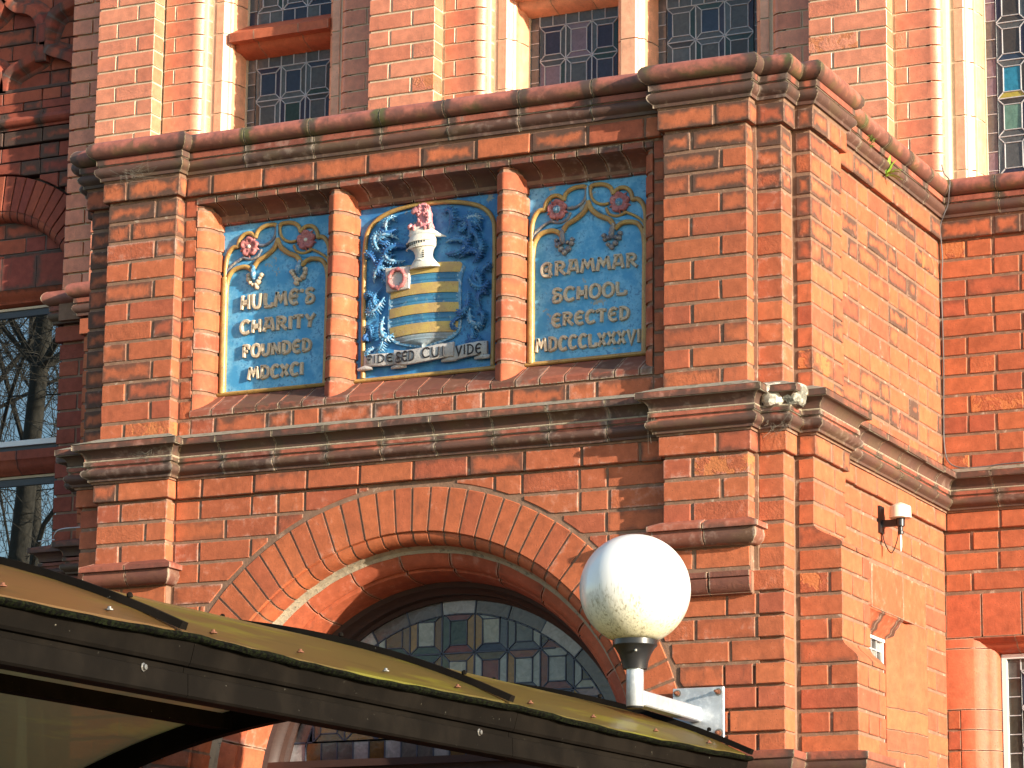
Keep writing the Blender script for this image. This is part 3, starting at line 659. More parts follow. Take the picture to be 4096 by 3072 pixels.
# ---------------------------------------------------------------- arch
def ring(name, prof, mat, n, a0, a1, sub, gap, soot=(0, .2), white=.3, jit=.001, parent=porch):
    for k in range(n):
        t0 = a0+(a1-a0)*k/n+gap/2; t1 = a0+(a1-a0)*(k+1)/n-gap/2; dr = random.uniform(-jit, jit); dy = random.uniform(-jit, jit); rings = []
        for s in range(sub+1):
            t = R(t0+(t1-t0)*s/sub); rings.append([(AX+(r_+dr)*math.cos(t), y+dy, AZ+(r_+dr)*math.sin(t)) for r_, y in prof])
        g = Geo(); loft(g, rings, bk(random.uniform(*soot), random.uniform(0, white*2), 0)); make(name, g, mat, parent, smooth=40)
VO = [(1.129, F0+.10), (1.129, F0+.003), (1.126, F0), (.962, F0), (.959, F0+.003), (.958, F0+.012)]+[(.9585-.043*math.sin(R(t)), F0+.010+.043*(1-math.cos(R(t)))) for t in (10, 30, 50, 70, 90)]+[(.915, F0+.10)]
ring('voussoir', VO, 'voussoir', 44, 2, 178, 3, .52, soot=(0, .12), white=.35)
T3 = [(.915, 10.588), (.895, 10.590), (.889, 10.594), (.868, 10.600), (.850, 10.614), (.842, 10.632), (.846, 10.645), (.832, 10.652), (.822, 10.68), (.815, 10.72), (.812, 10.80), (.812, 10.86), (.915, 10.86)]
ring('arch_moulding', T3, 'terra', 13, 0, 180, 9, .5, soot=(0, .2), white=.5)
gb = Geo(); rr = []
for s in range(61):
    t = math.pi*s/60; rr.append([(AX+r_*math.cos(t), y, AZ+r_*math.sin(t)) for r_, y in ((1.14, F0+.0035), (.964, F0+.0035), (.9575, F0+.0135), (.947, F0+.0155), (.931, F0+.024), (.921, F0+.038), (.9178, F0+.055), (.918, 10.592), (.898, 10.594), (.875, 10.605), (.852, 10.65), (.82, 10.70), (.815, 10.86), (1.14, 10.86))])
loft(gb, rr); make('arch_mortar', gb, 'mortar', porch)
gb = Geo(); rr = []
for s in range(61):
    t = math.pi*s/60; q = random.uniform(-.0015, .0015); rr.append([(AX+r_*math.cos(t), y, AZ+r_*math.sin(t)) for r_, y in ((.9165, 10.560+q), (.9165, 10.589), (.893-q, 10.5905), (.893-q, 10.5885), (.905, 10.582))])
loft(gb, rr); make('arch_fillet_mortar', gb, 'mortarpale', porch)
# extrados joint
gb = Geo(); rr = []
for s in range(61):
    t = math.pi*s/60; rr.append([(AX+r_*math.cos(t), y, AZ+r_*math.sin(t)) for r_, y in ((1.148, F0+.004), (1.128, F0+.003), (1.126, F0+.05), (1.15, F0+.05))])
loft(gb, rr); make('arch_back_joint', gb, 'mortar', porch)
# straight jambs below the springing
for s in (-1, 1):
    for k in range(26):
        z1 = AZ-.0836*k-.005; z0 = z1-.074
        prof = [(AX+s*r_, y) for r_, y in VO]
        g = Geo(); extr(g, prof, 'z', z0, z1, bk(0, .5)); make('door_jamb_brick', g, 'voussoir', porch, smooth=40)
    g = Geo(); extr(g, [(AX+s*r_, y) for r_, y in T3], 'z', -1.6, AZ, bk(.1, .5)); make('door_jamb_moulding', g, 'terra', porch, smooth=40)
    g = Geo(); box(g, *sorted((AX+s*1.14, AX+s*.925)), F0+.02, 10.8, -1.6, AZ); make('door_jamb_mortar', g, 'mortar', porch)

# leaded lights --------------------------------------------------------------
def clip_circle(poly, cx, cz, r_, n=64):
    out = poly
    for k in range(n):
        t = 2*math.pi*(k+.5)/n; nx, nz = math.cos(t), math.sin(t); lim = r_; src, out = out, []
        for i in range(len(src)):
            p, q = src[i-1], src[i]; dp = (p[0]-cx)*nx+(p[1]-cz)*nz-lim; dq = (q[0]-cx)*nx+(q[1]-cz)*nz-lim
            if dp*dq < 0: s = dp/(dp-dq); out.append((p[0]+(q[0]-p[0])*s, p[1]+(q[1]-p[1])*s))
            if dq <= 0: out.append(q)
        if not out: return []
    return out
def area(p): return abs(sum(p[i-1][0]*p[i][1]-p[i][0]*p[i-1][1] for i in range(len(p))))/2
def pane(parent, poly, Y, colname):
    n = len(poly); x0 = min(p[0] for p in poly); z0 = min(p[1] for p in poly)
    if area(poly) < .0002: return
    A = sum(poly[i-1][0]*poly[i][1]-poly[i][0]*poly[i-1][1] for i in range(n))
    if A < 0: poly = poly[::-1]
    ax, az = random.gauss(0, .018), random.gauss(0, .018); cx = sum(p[0] for p in poly)/n; cz = sum(p[1] for p in poly)/n
    f = [(p[0], Y+ax*(p[0]-cx)+az*(p[1]-cz), p[1]) for p in poly]; bck = [(p[0], Y+.005, p[1]) for p in poly]
    g = Geo(); g.face(f, [(.5, .5)]*n, (1, 1), (.5, 0, 0, 0)); g.face(bck[::-1], [(.5, .5)]*n, (1, 1), (.5, 0, 0, 0))
    for i in range(n): k = (i+1) % n; g.face([f[k], f[i], bck[i], bck[k]], [(.5, .5)]*4, (1, 1), (.5, 0, 0, 0))
    make('pane', g, 'g_'+colname, parent)
def came(g, p, q, Y, w_=.0032, d=.0045, circ=None):
    p, q = Vector(p), Vector(q)
    if circ:
        cx, cz, r_ = circ; n = 40; ins = [k/n for k in range(n+1) if ((p+(q-p)*k/n)-Vector((cx, cz))).length <= r_+.001]
        if len(ins) < 2: return
        p, q = p+(q-p)*ins[0], p+(q-p)*ins[-1]
    d_ = (q-p)
    if d_.length < .004: return
    d_.normalize(); s = Vector((-d_.y, d_.x))*w_; p = p-d_*w_*.5; q = q+d_*w_*.5
    def ringat(c): return [(c.x+s.x, Y+.002, c.y+s.y), (c.x+s.x*.55, Y-d, c.y+s.y*.55), (c.x-s.x*.55, Y-d, c.y-s.y*.55), (c.x-s.x, Y+.002, c.y-s.y)]
    loft(g, [ringat(p), ringat(q)])
def leaded(parent, Y, xs, zs, bx0, bx1, bz0, bz1, pal, leadmat, inset=(.22, .17), circ=None, ringR=None, step=None, special=None, borderpal=('frost',), w_=.0032):
    win = parent; gl = Geo(); W = lambda p: pane(win, p, Y, random.choice(pal))
    cl = (lambda p: clip_circle(p, *circ)) if circ else (lambda p: p)
    for i in range(len(xs)-1):
        for k in range(len(zs)-1):
            a, b_, c, d = xs[i], xs[i+1], zs[k], zs[k+1]; ix, iz = (b_-a)*inset[0], (d-c)*inset[1]
            O = [(a, c), (b_, c), (b_, d), (a, d)]; I = [(a+ix, c+iz), (b_-ix, c+iz), (b_-ix, d-iz), (a+ix, d-iz)]
            if circ and not cl(O): continue
            polys = [I]+[[O[m], O[(m+1) % 4], I[(m+1) % 4], I[m]] for m in range(4)]
            for m, pp in enumerate(polys):
                q = cl(pp)
                if q and len(q) > 2:
                    nm = special(i, k, m) if special else None
                    pane(win, q, Y, nm or random.choice(pal))
            for m in range(4):
                came(gl, I[m], I[(m+1) % 4], Y, w_*.8, circ=circ); came(gl, O[m], I[m], Y, w_*.8, circ=circ)
    for x in xs: came(gl, (x, zs[0]), (x, zs[-1]), Y, w_, circ=circ)
    for z in zs: came(gl, (xs[0], z), (xs[-1], z), Y, w_, circ=circ)
    # border strips
    st = step or (xs[1]-xs[0])/2; bp = lambda: random.choice(borderpal)
    def strip(x0, x1, z0, z1, horiz):
        L = (x1-x0) if horiz else (z1-z0); n = max(1, round(L/st))
        for q in range(n):
            if horiz: a, b_ = x0+L*q/n, x0+L*(q+1)/n; pp = [(a, z0), (b_, z0), (b_, z1), (a, z1)]; s = ((b_, z0), (b_, z1))
            else: a, b_ = z0+L*q/n, z0+L*(q+1)/n; pp = [(x0, a), (x1, a), (x1, b_), (x0, b_)]; s = ((x0, b_), (x1, b_))
            if circ: pp = clip_circle(pp, circ[0], circ[1], ringR)
            if pp: pane(win, pp, Y, bp())
            if q < n-1: came(gl, s[0], s[1], Y, w_*.8)
    if circ:
        cx, cz, r0 = circ; a0 = math.degrees(math.asin(max(-1, (zs[0]-cz)/ringR))); cuts = [a0]
        for x in xs:
            if abs(x-cx) < r0: cuts.append(math.degrees(math.acos((x-cx)/r0)))
        cuts = sorted(set([round(c, 2) for c in cuts if c > a0+3]+[a0, 180-a0]))
        for a, b_ in zip(cuts[:-1], cuts[1:]):
            if b_-a < 2: continue
            ns = 5; o = [(cx+ringR*math.cos(R(a+(b_-a)*s/ns)), cz+ringR*math.sin(R(a+(b_-a)*s/ns))) for s in range(ns+1)]
            n_ = [(cx+r0*math.cos(R(a+(b_-a)*s/ns)), cz+r0*math.sin(R(a+(b_-a)*s/ns))) for s in range(ns+1)]
            for s in range(0, 1): pane(win, o+n_[::-1], Y, random.choice(borderpal))
            came(gl, o[0], n_[0], Y, w_)
            for s in range(ns): came(gl, n_[s], n_[s+1], Y, w_)
        strip(bx0, bx1, bz0, zs[0], True); came(gl, (bx0, zs[0]), (bx1, zs[0]), Y, w_)
    else:
        if bz0 < zs[0]: strip(xs[0], xs[-1], bz0, zs[0], True)
        if bz1 > zs[-1]: strip(xs[0], xs[-1], zs[-1], bz1, True)
        strip(bx0, xs[0], bz0, bz1, False); strip(xs[-1], bx1, bz0, bz1, False)
        came(gl, (xs[0], bz0), (xs[0], bz1), Y, w_); came(gl, (xs[-1], bz0), (xs[-1], bz1), Y, w_)
    make('lead_cames', gl, leadmat, win, kind=None)
    return gl
# fanlight
fan = Geo(); rr = []
for s in range(49):
    t = R(4+172*s/48); rr.append([(AX+r_*math.cos(t), y, AZ+r_*math.sin(t)) for r_, y in ((.83, 10.80), (.815, 10.79), (.795, 10.80), (.785, 10.83), (.772, 10.84), (.770, 10.875), (.756, 10.885), (.756, 10.93), (.83, 10.93))])
loft(fan, rr); box(fan, AX-.80, AX+.80, 10.82, 10.93, 1.165, 1.265); box(fan, AX-.82, AX+.82, 10.80, 10.93, 1.235, 1.262)
fanw = make('fanlight_window', fan, 'wood', porch, smooth=35)
fpal = ['amber', 'brown', 'brown', 'amber', 'slate', 'slate', 'pale', 'green', 'mauve', 'blue', 'red', 'grey', 'mint']
leaded(fanw, 10.9, [AX+.066+.1405*k for k in range(-5, 5)], [1.345, 1.508, 1.667, 1.826], AX-.74, AX+.74, 1.262, 1.345, fpal, 'leaddark', circ=(AX, AZ, .703), ringR=.757,
       borderpal=('frost', 'amberdark', 'milk', 'frost'), inset=(.24, .20), w_=.0042,
       special=lambda i, k, m: (random.choice(['pale', 'pale', 'slate', 'blue', 'mauve', 'amber', 'brown', 'pale', 'red']) if i >= 5 else random.choice(['amber', 'amber', 'green', 'red', 'amberdark', 'amber', 'amberdark', 'pale'])))
# double door below the fanlight
for s in (-1, 1):
    g = Geo(); box(g, *sorted((AX+s*.005, AX+s*.80)), 10.86, 10.90, -1.6, 1.16)
    for zz in (-1.3, -.2): box(g, *sorted((AX+s*.12, AX+s*.68)), 10.85, 10.86, zz, zz+.9)
    make('door', g, 'wood', porch)
g = Geo(); box(g, -6.6, -4.4, 10.95, 11.0, -1.6, 2.3); box(g, -4.22, -4.16, 10.9, 11.7, -1.6, 1.9); make('dark_interior', g, 'felt', porch)

# side window of the porch -------------------------------------------------
sx = XS2
def yprof(f): return [(sx+.0, 11.92), (sx+.0, 11.70)]+f
JP = [(sx-.25, 12.052), (sx+.001, 12.052), (sx+.001, 11.905), (sx-.004, 11.895), (sx-.014, 11.886), (sx-.024, 11.872), (sx-.027, 11.852), (sx-.022, 11.835), (sx-.030, 11.812), (sx-.028, 11.790), (sx-.036, 11.772), (sx-.050, 11.742), (sx-.054, 11.712), (sx-.25, 11.712)]
for z0, z1 in ((1.49, 1.832), (1.405, 1.485), (1.322, 1.400), (1.238, 1.317), (1.155, 1.233), (.9, 1.15), (.6, .895)):
    g = Geo(); extr(g, JP, 'z', z0, z1, bk(.06, .05, .3)); make('side_window_jamb_block', g, 'brick', porch, smooth=40)
g = Geo(); extr(g, [(p[0]-.004, p[1]+.004) for p in JP], 'z', -1.0, 1.80); make('side_window_jamb_mortar', g, 'mortar', porch)
for a, b_ in ((11.02, 11.40), (11.404, 11.77), (11.774, 12.052)):
    g = Geo(); cbox(g, sx-.2, sx+.001, a, b_, 1.836, Lw[3]-.004 if False else 2.005, c=.003, front='x', b=bk(.1, .6)); make('lintel_block', g, 'terra', porch)
for a, b_ in ((11.02, 11.53), (11.533, 11.72), (11.723, 11.765)):
    pr = [(sx-.2, 1.832), (sx+.001, 1.832), (sx+.001, 1.826), (sx-.008, 1.82), (sx-.016, 1.803), (sx-.030, 1.790), (sx-.036, 1.772), (sx-.050, 1.760), (sx-.054, 1.750), (sx-.2, 1.750)]
    g = Geo(); extr(g, pr, 'y', a, b_, bk(.6, .7)); make('side_window_head_block', g, 'terra', porch, smooth=40)
sw = Geo(); box(sw, sx-.085, sx-.058, 11.0, 11.02, .6, 1.755); box(sw, sx-.085, sx-.060, 11.694, 11.703, .6, 1.755); box(sw, sx-.085, sx-.057, 11.0, 11.72, 1.738, 1.7555)
swo = make('side_window', sw, 'white', porch)
ya = [11.02, 11.20, 11.38, 11.52, 11.58, 11.64, 11.693]; za = [1.20, 1.38, 1.54, 1.66, 1.700, 1.737]
for a, b_ in zip(ya[:-1], ya[1:]):
    for z0, z1 in zip(za[:-1], za[1:]):
        g = Geo(); cbox(g, sx-.080, sx-.072, a+.001, b_-.001, z0+.001, z1-.001, c=.001, front='x', tilt=.002); make('pane', g, random.choice(['g_pale', 'g_slate', 'g_milk', 'g_grey']), swo)
g = Geo()
for a in ya[1:-1]: box(g, sx-.074, sx-.067, a-.003, a+.003, 1.2, 1.737)
for z in za[1:-1]: box(g, sx-.074, sx-.066, 11.02, 11.713, z-.003, z+.003)
make('lead_cames', g, 'lead', swo)
g = Geo(); box(g, -4.25, -4.2, 10.95, 12.0, .5, 1.9); make('dark_backing', g, 'felt', porch)
flush_pool('porch', wall)

# ================================================================ THE SCHOOL BEHIND THE PORCH
school = thing('school_building', (-5.0, 12.6, -1.6), 'tall red brick school wall behind the porch with leaded windows and moulded terracotta jambs', 'building')
g = Geo()
MX0, MX1 = -3.99, -1.2
box(g, -3.992, -3.87, MAIN+e+.0005, 12.7, -1.6, 1.84); box(g, -3.992, MX1, MAIN+e, 12.7, 1.84, 3.62); box(g, -3.1, MX1+.001, MAIN+e+.001, 12.701, -1.59, 1.84)
box(g, -8.21, -7.0, MAIN+e, 12.7, -1.6, 3.62); box(g, -8.405, -8.21, 12.41+e, 12.8, -1.6, 3.62)
box(g, -8.40, MX1, 12.36, 12.7, 3.60, 3.742); box(g, -9.6, -1.2, 12.75, 12.9, -1.6, 6.6)
swall = make('wall', g, 'mortar', school)
UP = [4.405+.0803*k for k in range(-9, 15)]
A_, B0, C0, GY = 12.33, 12.42, 12.495, 12.655
# piers: (front x0, x1)
piers = [(-8.218, -7.899), (-6.724, -6.383), (-4.560, -4.205)]
gu = Geo()
for x0, x1 in piers: box(gu, x0+.006, x1-.006, A_+.006, 12.8, 3.75, 5.6); 
for x0, x1 in ((-8.405, -8.0), (-7.9, -7.74), (-6.88, -6.7), (-6.4, -6.222), (-4.72, -4.5), (-4.3, -4.04)): box(gu, x0+.004, x1-.004, B0+.006, 12.8, 3.75, 5.6)
for xc, s in ((-7.74, 1), (-6.222, 1), (-4.04, 1), (-6.884, -1), (-4.72, -1)):
    extr(gu, [(xc-s*.02, 12.8), (xc-s*.02, B0+.006), (xc-.003*s, B0+.006), (xc+s*.058, B0+.04), (xc+s*.062, C0+.004), (xc+s*.13, C0+.006), (xc+s*.16, 12.6), (xc+s*.163, 12.8)], 'z', 3.75, 5.6)
box(gu, -8.40, -3.95, 12.785, 12.83, 3.75, 5.6)
uwall = make('upper_wall', gu, 'mortarup', school)
KEY = 'up'
OJ = [(0, 0), (.012, -.002), (.026, .004), (.040, .016), (.050, .032), (.054, .046), (.060, .052), (.064, .075)]
def jbrick(x, s, z0, z1, wd, mat, name='jamb_brick'):
    prof = [(x-s*wd, B0), (x, B0)]+[(x+s*a, B0+b_) for a, b_ in OJ[1:]]+[(x+s*.07, C0+.03), (x-s*wd, C0+.03)]
    g = Geo(); extr(g, prof, 'z', z0, z1, bk(0, .2)); make(name, g, mat, school, smooth=40)
TJ = [(0, 0), (.040, 0), (.046, .006), (.050, .020), (.060, .030), (.070, .036), (.074, .050), (.068, .062), (.070, .080), (.080, .095), (.083, .120), (.086, .165)]
def tjamb(x, s, name='window_jamb_block'):
    z = 3.70; k = random.random()
    while z < 5.55:
        h = random.choice((.157, .238, .238)); z1 = min(z+h, 5.6)
        prof = [(x-s*.005, C0+.2)]+[(x+s*a, C0+b_) for a, b_ in TJ]+[(x+s*.086, C0+.2)]
        g = Geo(); extr(g, prof, 'z', z+.0015, z1-.002, bk(0, .2)); make(name, g, 'terraup', school, smooth=45)
        z = z1+.003
for i in range(len(UP)-1):
    z0, z1 = UP[i]+.004, UP[i+1]-.004
    for n_, (x0, x1) in enumerate(piers):
        frun(KEY, 'brickup', x0, x1, A_, z0, z1, 'SH' if (i+n_) % 2 else 'HS', white=.1, pitp=.15, c=.002, j=.008, depth=.085)
        if n_ == 0 and False: pass
    for xa, s in ((-7.899, 1), (-6.383, 1), (-4.205, 1), (-6.724, -1), (-4.560, -1)):
        xj = xa+s*.160
        hw = .052 if i % 2 else 0
        if i % 2:
            a, b_ = sorted((xa+s*.010, xa+s*.060)); frun(KEY, 'brickup', a, b_, B0, z0, z1, 'H', white=.1, c=.002)
            a, b_ = sorted((xa+s*.068, xj)); jbrick(xj, s, z0, z1, .092, 'brickup')
        else: jbrick(xj, s, z0, z1, .150, 'brickup')
    frun(KEY, 'brickup', -8.42, -8.228, 12.41, z0, z1, 'HS' if i % 2 else 'S', white=.1, c=.002, j=.008)
for xa, s in ((-7.899, 1), (-6.383, 1), (-4.205, 1), (-6.724, -1), (-4.560, -1)): tjamb(xa+s*.247, s)
# mullion between the second and third window
z = 3.70
while z < 5.5:
    pr = [(-5.519, C0), (-5.450, C0)]+[(-5.450+a-.040, C0+b_) for a, b_ in TJ[2:]]; pr = pr+[(-5.519-(a-.040), C0+b_) for a, b_ in TJ[2:]][::-1]
    g = Geo(); extr(g, pr, 'z', z+.0015, z+.236, bk(0, .2)); make('window_mullion_block', g, 'terraup', school, smooth=45); z += .24
g = Geo(); box(g, -5.505, -5.465, C0+.01, 12.8, 3.7, 5.6); make('mullion_mortar', g, 'mortarup', school)
# transoms
wins = [(-7.568, -7.054), (-6.052, -5.555), (-5.414, -4.890), (-3.873, -3.30)]
TR = [(GY+.03, 4.878), (GY-.015, 4.882), (GY-.045, 4.893), (GY-.085, 4.905), (GY-.098, 4.918), (GY-.105, 4.930), (GY-.152, 4.932), (GY-.154, 4.975), (GY-.01, 5.055), (GY+.03, 5.055)]
upal = ['green', 'grey', 'purple', 'grey', 'brown', 'slate', 'blue', 'grey', 'green', 'purple']
for wi, (x0, x1) in enumerate(wins):
    if wi < 3:
        cuts = [x0-.015, x0+.12+.03*wi, x1-.15, x1+.015]
        for a, b_ in zip(cuts[:-1], cuts[1:]):
            g = Geo(); extr(g, TR, 'x', a+.0015, b_-.0015, bk(.12, .2)); make('transom_block', g, 'terraup' if wi else 'terra', school, smooth=40)
    g = Geo(); fr_ = .006
    for a, b_ in ((x0-.01, x0+fr_), (x1-fr_, x1+.01)): box(g, a, b_, GY-.012, GY+.02, 3.7, 5.55)
    wobj = make('leaded_window', g, 'mortarup', school)
    n = 3; bw = .048
    cx0, cx1 = x0+bw+(.004), x1-bw; nx = 3 if wi < 3 else 3
    xs = [cx0+(cx1-cx0)*k/nx for k in range(nx+1)]
    mk = (.17, .16)
    if wi < 3:
        zs = [4.830-.165*k for k in range(7, -1, -1)]
        leaded(wobj, GY, xs, zs, x0, x1, zs[0], 4.882, upal if wi != 1 else ['grey', 'green', 'slate', 'purple', 'grey', 'mauve'], 'lead', inset=(.20, .17), step=.065,
               borderpal=('slate', 'frost', 'grey') if wi else ('frost', 'grey', 'slate'), w_=.0034)
        zs = [5.115+.165*k for k in range(4)]
        leaded(wobj, GY, xs, zs, x0, x1, 5.058, zs[-1], ['blue', 'green', 'grey', 'slate', 'blue'], 'lead', inset=(.20, .17), step=.065, borderpal=('slate', 'blue'), w_=.0034)
    else:
        zs = [3.86+.171*k for k in range(10)]; xs = [cx0+.135*k for k in range(5)]
        leaded(wobj, GY, xs, zs, x0, cx0+.60, 3.80, zs[-1], ['blue', 'grey', 'brown', 'slate', 'purple', 'grey'], 'lead', inset=(.21, .17), step=.083, borderpal=('mauve', 'frost'), w_=.0034,
               special=lambda i, k, m: {(0, 2, 0): 'cyan', (0, 1, 0): 'mint', (0, 3, 0): 'brown', (0, 2, 1): 'yellow', (0, 5, 0): 'green', (0, 3, 1): 'blue', (0, 4, 0): 'brown'}.get((i, k, m)))
flush_pool('up', uwall)

# lower part of the main wall ------------------------------------------------
KEY = 'main'
def mainrow(z0, z1, i, top):
    k = 'SH' if i % 2 else 'HS'; pats = ('HHSHHSHS', 'SHSHSHS', 'HSHHSHSS')
    x0, x1 = MX0+.008, -2.2
    if z0 < 2.02 and not top: return
    frun(KEY, 'brick', x0, x1, MAIN, z0, z1, pats[i % 3] if x1 > -3 else ('HH' if i % 2 else 'S'), white=.15, soot=lambda: max(0, random.uniform(-.3, .3)), c=.003, j=.009)
for i in range(12): mainrow(U[i+1]+.005, U[i]-.004, i, True)
for i in range(22): mainrow(Lw[i+1]+.005, Lw[i]-.005, i, False)
frun(KEY, 'brick', MX0+.02, -2.2, MAIN-.018, 3.502, 3.580, 'SHHSSSSS', soot=lambda: random.uniform(.2, .5), depth=.11)
frun(KEY, 'brick', MX0+.02, -2.2, MAIN-.014, 2.270, 2.344, 'SSSSSSSS', soot=lambda: random.uniform(.0, .3), depth=.11)
# brickwork left of the porch
for i in range(12):
    for x0, x1, f, k in ((-8.218, -7.98, MAIN, 'SH'), (-8.42, -8.228, 12.41, 'HS')):
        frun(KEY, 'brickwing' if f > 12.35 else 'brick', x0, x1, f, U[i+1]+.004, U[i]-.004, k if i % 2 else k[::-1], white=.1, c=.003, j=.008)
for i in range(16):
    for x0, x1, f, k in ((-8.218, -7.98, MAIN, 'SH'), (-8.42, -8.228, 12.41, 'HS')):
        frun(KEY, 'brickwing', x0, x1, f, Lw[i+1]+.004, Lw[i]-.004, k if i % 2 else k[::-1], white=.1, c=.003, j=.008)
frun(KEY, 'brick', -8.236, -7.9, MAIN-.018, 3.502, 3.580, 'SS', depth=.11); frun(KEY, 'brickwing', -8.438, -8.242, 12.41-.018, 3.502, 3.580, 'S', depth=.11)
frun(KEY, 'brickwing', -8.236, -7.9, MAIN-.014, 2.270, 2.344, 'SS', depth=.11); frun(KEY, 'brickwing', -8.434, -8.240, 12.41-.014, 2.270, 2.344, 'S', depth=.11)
LPATH = [(-8.42, 12.62), (-8.42, 12.41), (-8.218, 12.41), (-8.218, MAIN), (-7.0, MAIN)]
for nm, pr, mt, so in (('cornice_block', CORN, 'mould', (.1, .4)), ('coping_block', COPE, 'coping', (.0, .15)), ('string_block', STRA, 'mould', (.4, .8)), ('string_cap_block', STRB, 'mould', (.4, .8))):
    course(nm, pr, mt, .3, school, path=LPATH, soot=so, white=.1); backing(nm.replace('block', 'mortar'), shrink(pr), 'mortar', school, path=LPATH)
flush_pool('main', swall)
# lower right window with terracotta surround
for a, b_ in ((-3.986, -3.838), (-3.832, -3.670), (-3.664, -3.45), (-3.445, -3.2)):
    g = Geo(); extr(g, [(MAIN, 1.832), (MAIN, 2.006), (MAIN+.2, 2.006), (MAIN+.2, 1.832)], 'x', a+.001, b_-.001, bk(.05, .2)); make('lintel_block', g, 'terra', school)
for a, b_ in ((-3.872, -3.70), (-3.698, -3.45), (-3.448, -3.2)):
    pr = [(MAIN, 1.8295), (MAIN+.001, 1.824), (MAIN+.012, 1.815), (MAIN+.030, 1.806), (MAIN+.036, 1.792), (MAIN+.055, 1.776), (MAIN+.085, 1.770), (MAIN+.09, 1.766), (MAIN+.2, 1.766), (MAIN+.2, 1.8295)]
    g = Geo(); extr(g, pr, 'x', a, b_, bk(.2, .2)); make('window_head_block', g, 'terra', school, smooth=40)
RJ = [(-3.992, MAIN+.2), (-3.992, MAIN), (-3.876, MAIN), (-3.870, MAIN+.004), (-3.850, MAIN+.014), (-3.838, MAIN+.030), (-3.822, MAIN+.040), (-3.800, MAIN+.052), (-3.789, MAIN+.070), (-3.784, MAIN+.10), (-3.784, MAIN+.2)]
zz = 1.828
for k, h in enumerate((.041, .248, .082, .083, .083, .083, .083, .083, .083, .3, .8)):
    pr = RJ if k < 2 else [(-3.93, MAIN+.2), (-3.93, MAIN)]+RJ[2:]
    g = Geo(); extr(g, pr, 'z', zz-h+.002, zz-.002, bk(.05, .3)); make('window_jamb_block', g, 'terra', school, smooth=40)
    if k > 1: g = Geo(); cbox(g, -3.985, -3.934, MAIN, MAIN+.1, zz-h+.004, zz-.003, b=bk(.1, .3)); make('brick', g, 'brick', swall)
    zz -= h
g = Geo()
wy = MAIN+.105
box(g, -3.782, -3.762, wy-.02, wy+.03, -.6, 1.766); box(g, -3.762, -3.2, wy-.02, wy+.03, 1.748, 1.766); box(g, -3.22, -3.2, wy-.02, wy+.03, -.6, 1.748)
lw = make('lower_window', g, 'white', school)
leaded(lw, wy, [-3.708+.128*k for k in range(4)], [1.700-.151*k for k in range(9, -1, -1)], -3.760, -3.222, .30, 1.747, ['brown', 'grey', 'green', 'grey', 'blue', 'brown'], 'lead', inset=(.22, .18), step=.075, borderpal=('grey', 'brown'), w_=.0034)
# rainwater cable that runs down the inner corner
def cable(name, pts, mat, label, r_=.0028, parent=None):
    g = Geo(); tube(g, smoothpath(pts, 6), r_, 6); o = make(name, g, mat, parent, smooth=60)
    if parent is None: tagged(o, label, 'cable')
    return o
cable('cable', [(-3.93, 12.20, 3.80), (-3.925, 12.215, 3.765), (-3.905, 12.222, 3.735), (-3.908, 12.224, 3.69), (-3.925, 12.255, 3.64), (-3.945, 12.262, 3.60), (-3.968, 12.282, 3.55), (-3.962, 12.285, 3.42), (-3.975, 12.303, 3.30), (-3.972, 12.303, 3.0), (-3.977, 12.304, 2.75), (-3.974, 12.30, 2.62), (-3.955, 12.298, 2.556), (-3.90, 12.300, 2.530), (-3.80, 12.300, 2.528), (-3.6, 12.302, 2.535), (-2.6, 12.302, 2.53)], 'cable',
      'thin grey cable dropping down the inner corner between porch side and main wall')

# ================================================================ LEFT BAY (shaded, blind tracery over a big window)
bay = thing('shaded_window_bay', (-9.0, 12.6, -1.6), 'shaded brick bay left of the porch with ogee tracery, blind arch and large windows', 'building')
BY = 12.50
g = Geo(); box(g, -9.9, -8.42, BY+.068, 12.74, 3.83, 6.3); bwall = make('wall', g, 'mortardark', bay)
KEY = 'bay'
BX0 = -9.55
def bayrow(z0, z1, i, face=BY, x0=BX0, x1=-8.425, hole=None):
    for a, b_ in bond(x0, x1, 'SHS' if i % 2 else 'HSHH', .006):
        xs = [a+(b_-a)*k/10 for k in range(11)]; run = []
        def em(run):
            if len(run) > 2 and run[-1][0]-run[0][0] > .02:
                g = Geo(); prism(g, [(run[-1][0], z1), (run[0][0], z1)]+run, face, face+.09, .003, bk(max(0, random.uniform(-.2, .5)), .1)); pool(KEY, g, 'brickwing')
        for x in xs:
            l = z0
            if hole and abs(x-hole[0]) < hole[2]: l = max(z0, hole[1]+math.sqrt(hole[2]**2-(x-hole[0])**2))
            if l < z1-.01: run.append((x, l))
            else: em(run); run = []
        em(run)
BCX, BCZ, BRI, BRO = -8.905, 3.700, .535, .712
z = 5.62
i = 0
for i in range(9): bayrow(5.60-.082*(i+1)+.003, 5.60-.082*i-.003, i, face=BY+.055)        # recessed field behind the tracery
g = Geo(); extr(g, [(BY-.0, 4.855), (BY+.05, 4.865), (BY+.06, 4.84), (BY, 4.84)], 'x', BX0, -8.425, bk(.9, 0)); make('ledge', g, 'brickwing', bay)
bayrow(4.780, 4.838, 0); bayrow(4.735, 4.776, 1, face=BY-.004)
SP = [(BY+.02, 4.728), (BY-.010, 4.728), (BY-.012, 4.705), (BY-.020, 4.698), (BY-.038, 4.690), (BY-.046, 4.675), (BY-.042, 4.660), (BY-.028, 4.650), (BY-.018, 4.648), (BY-.016, 4.636), (BY+.02, 4.636)]
for k in range(5):
    g = Geo(); extr(g, SP, 'x', BX0+.23*k+.002, min(BX0+.23*(k+1), -8.425)-.002, bk(.6, .1)); make('string_block', g, 'brickwing', bay, smooth=40)
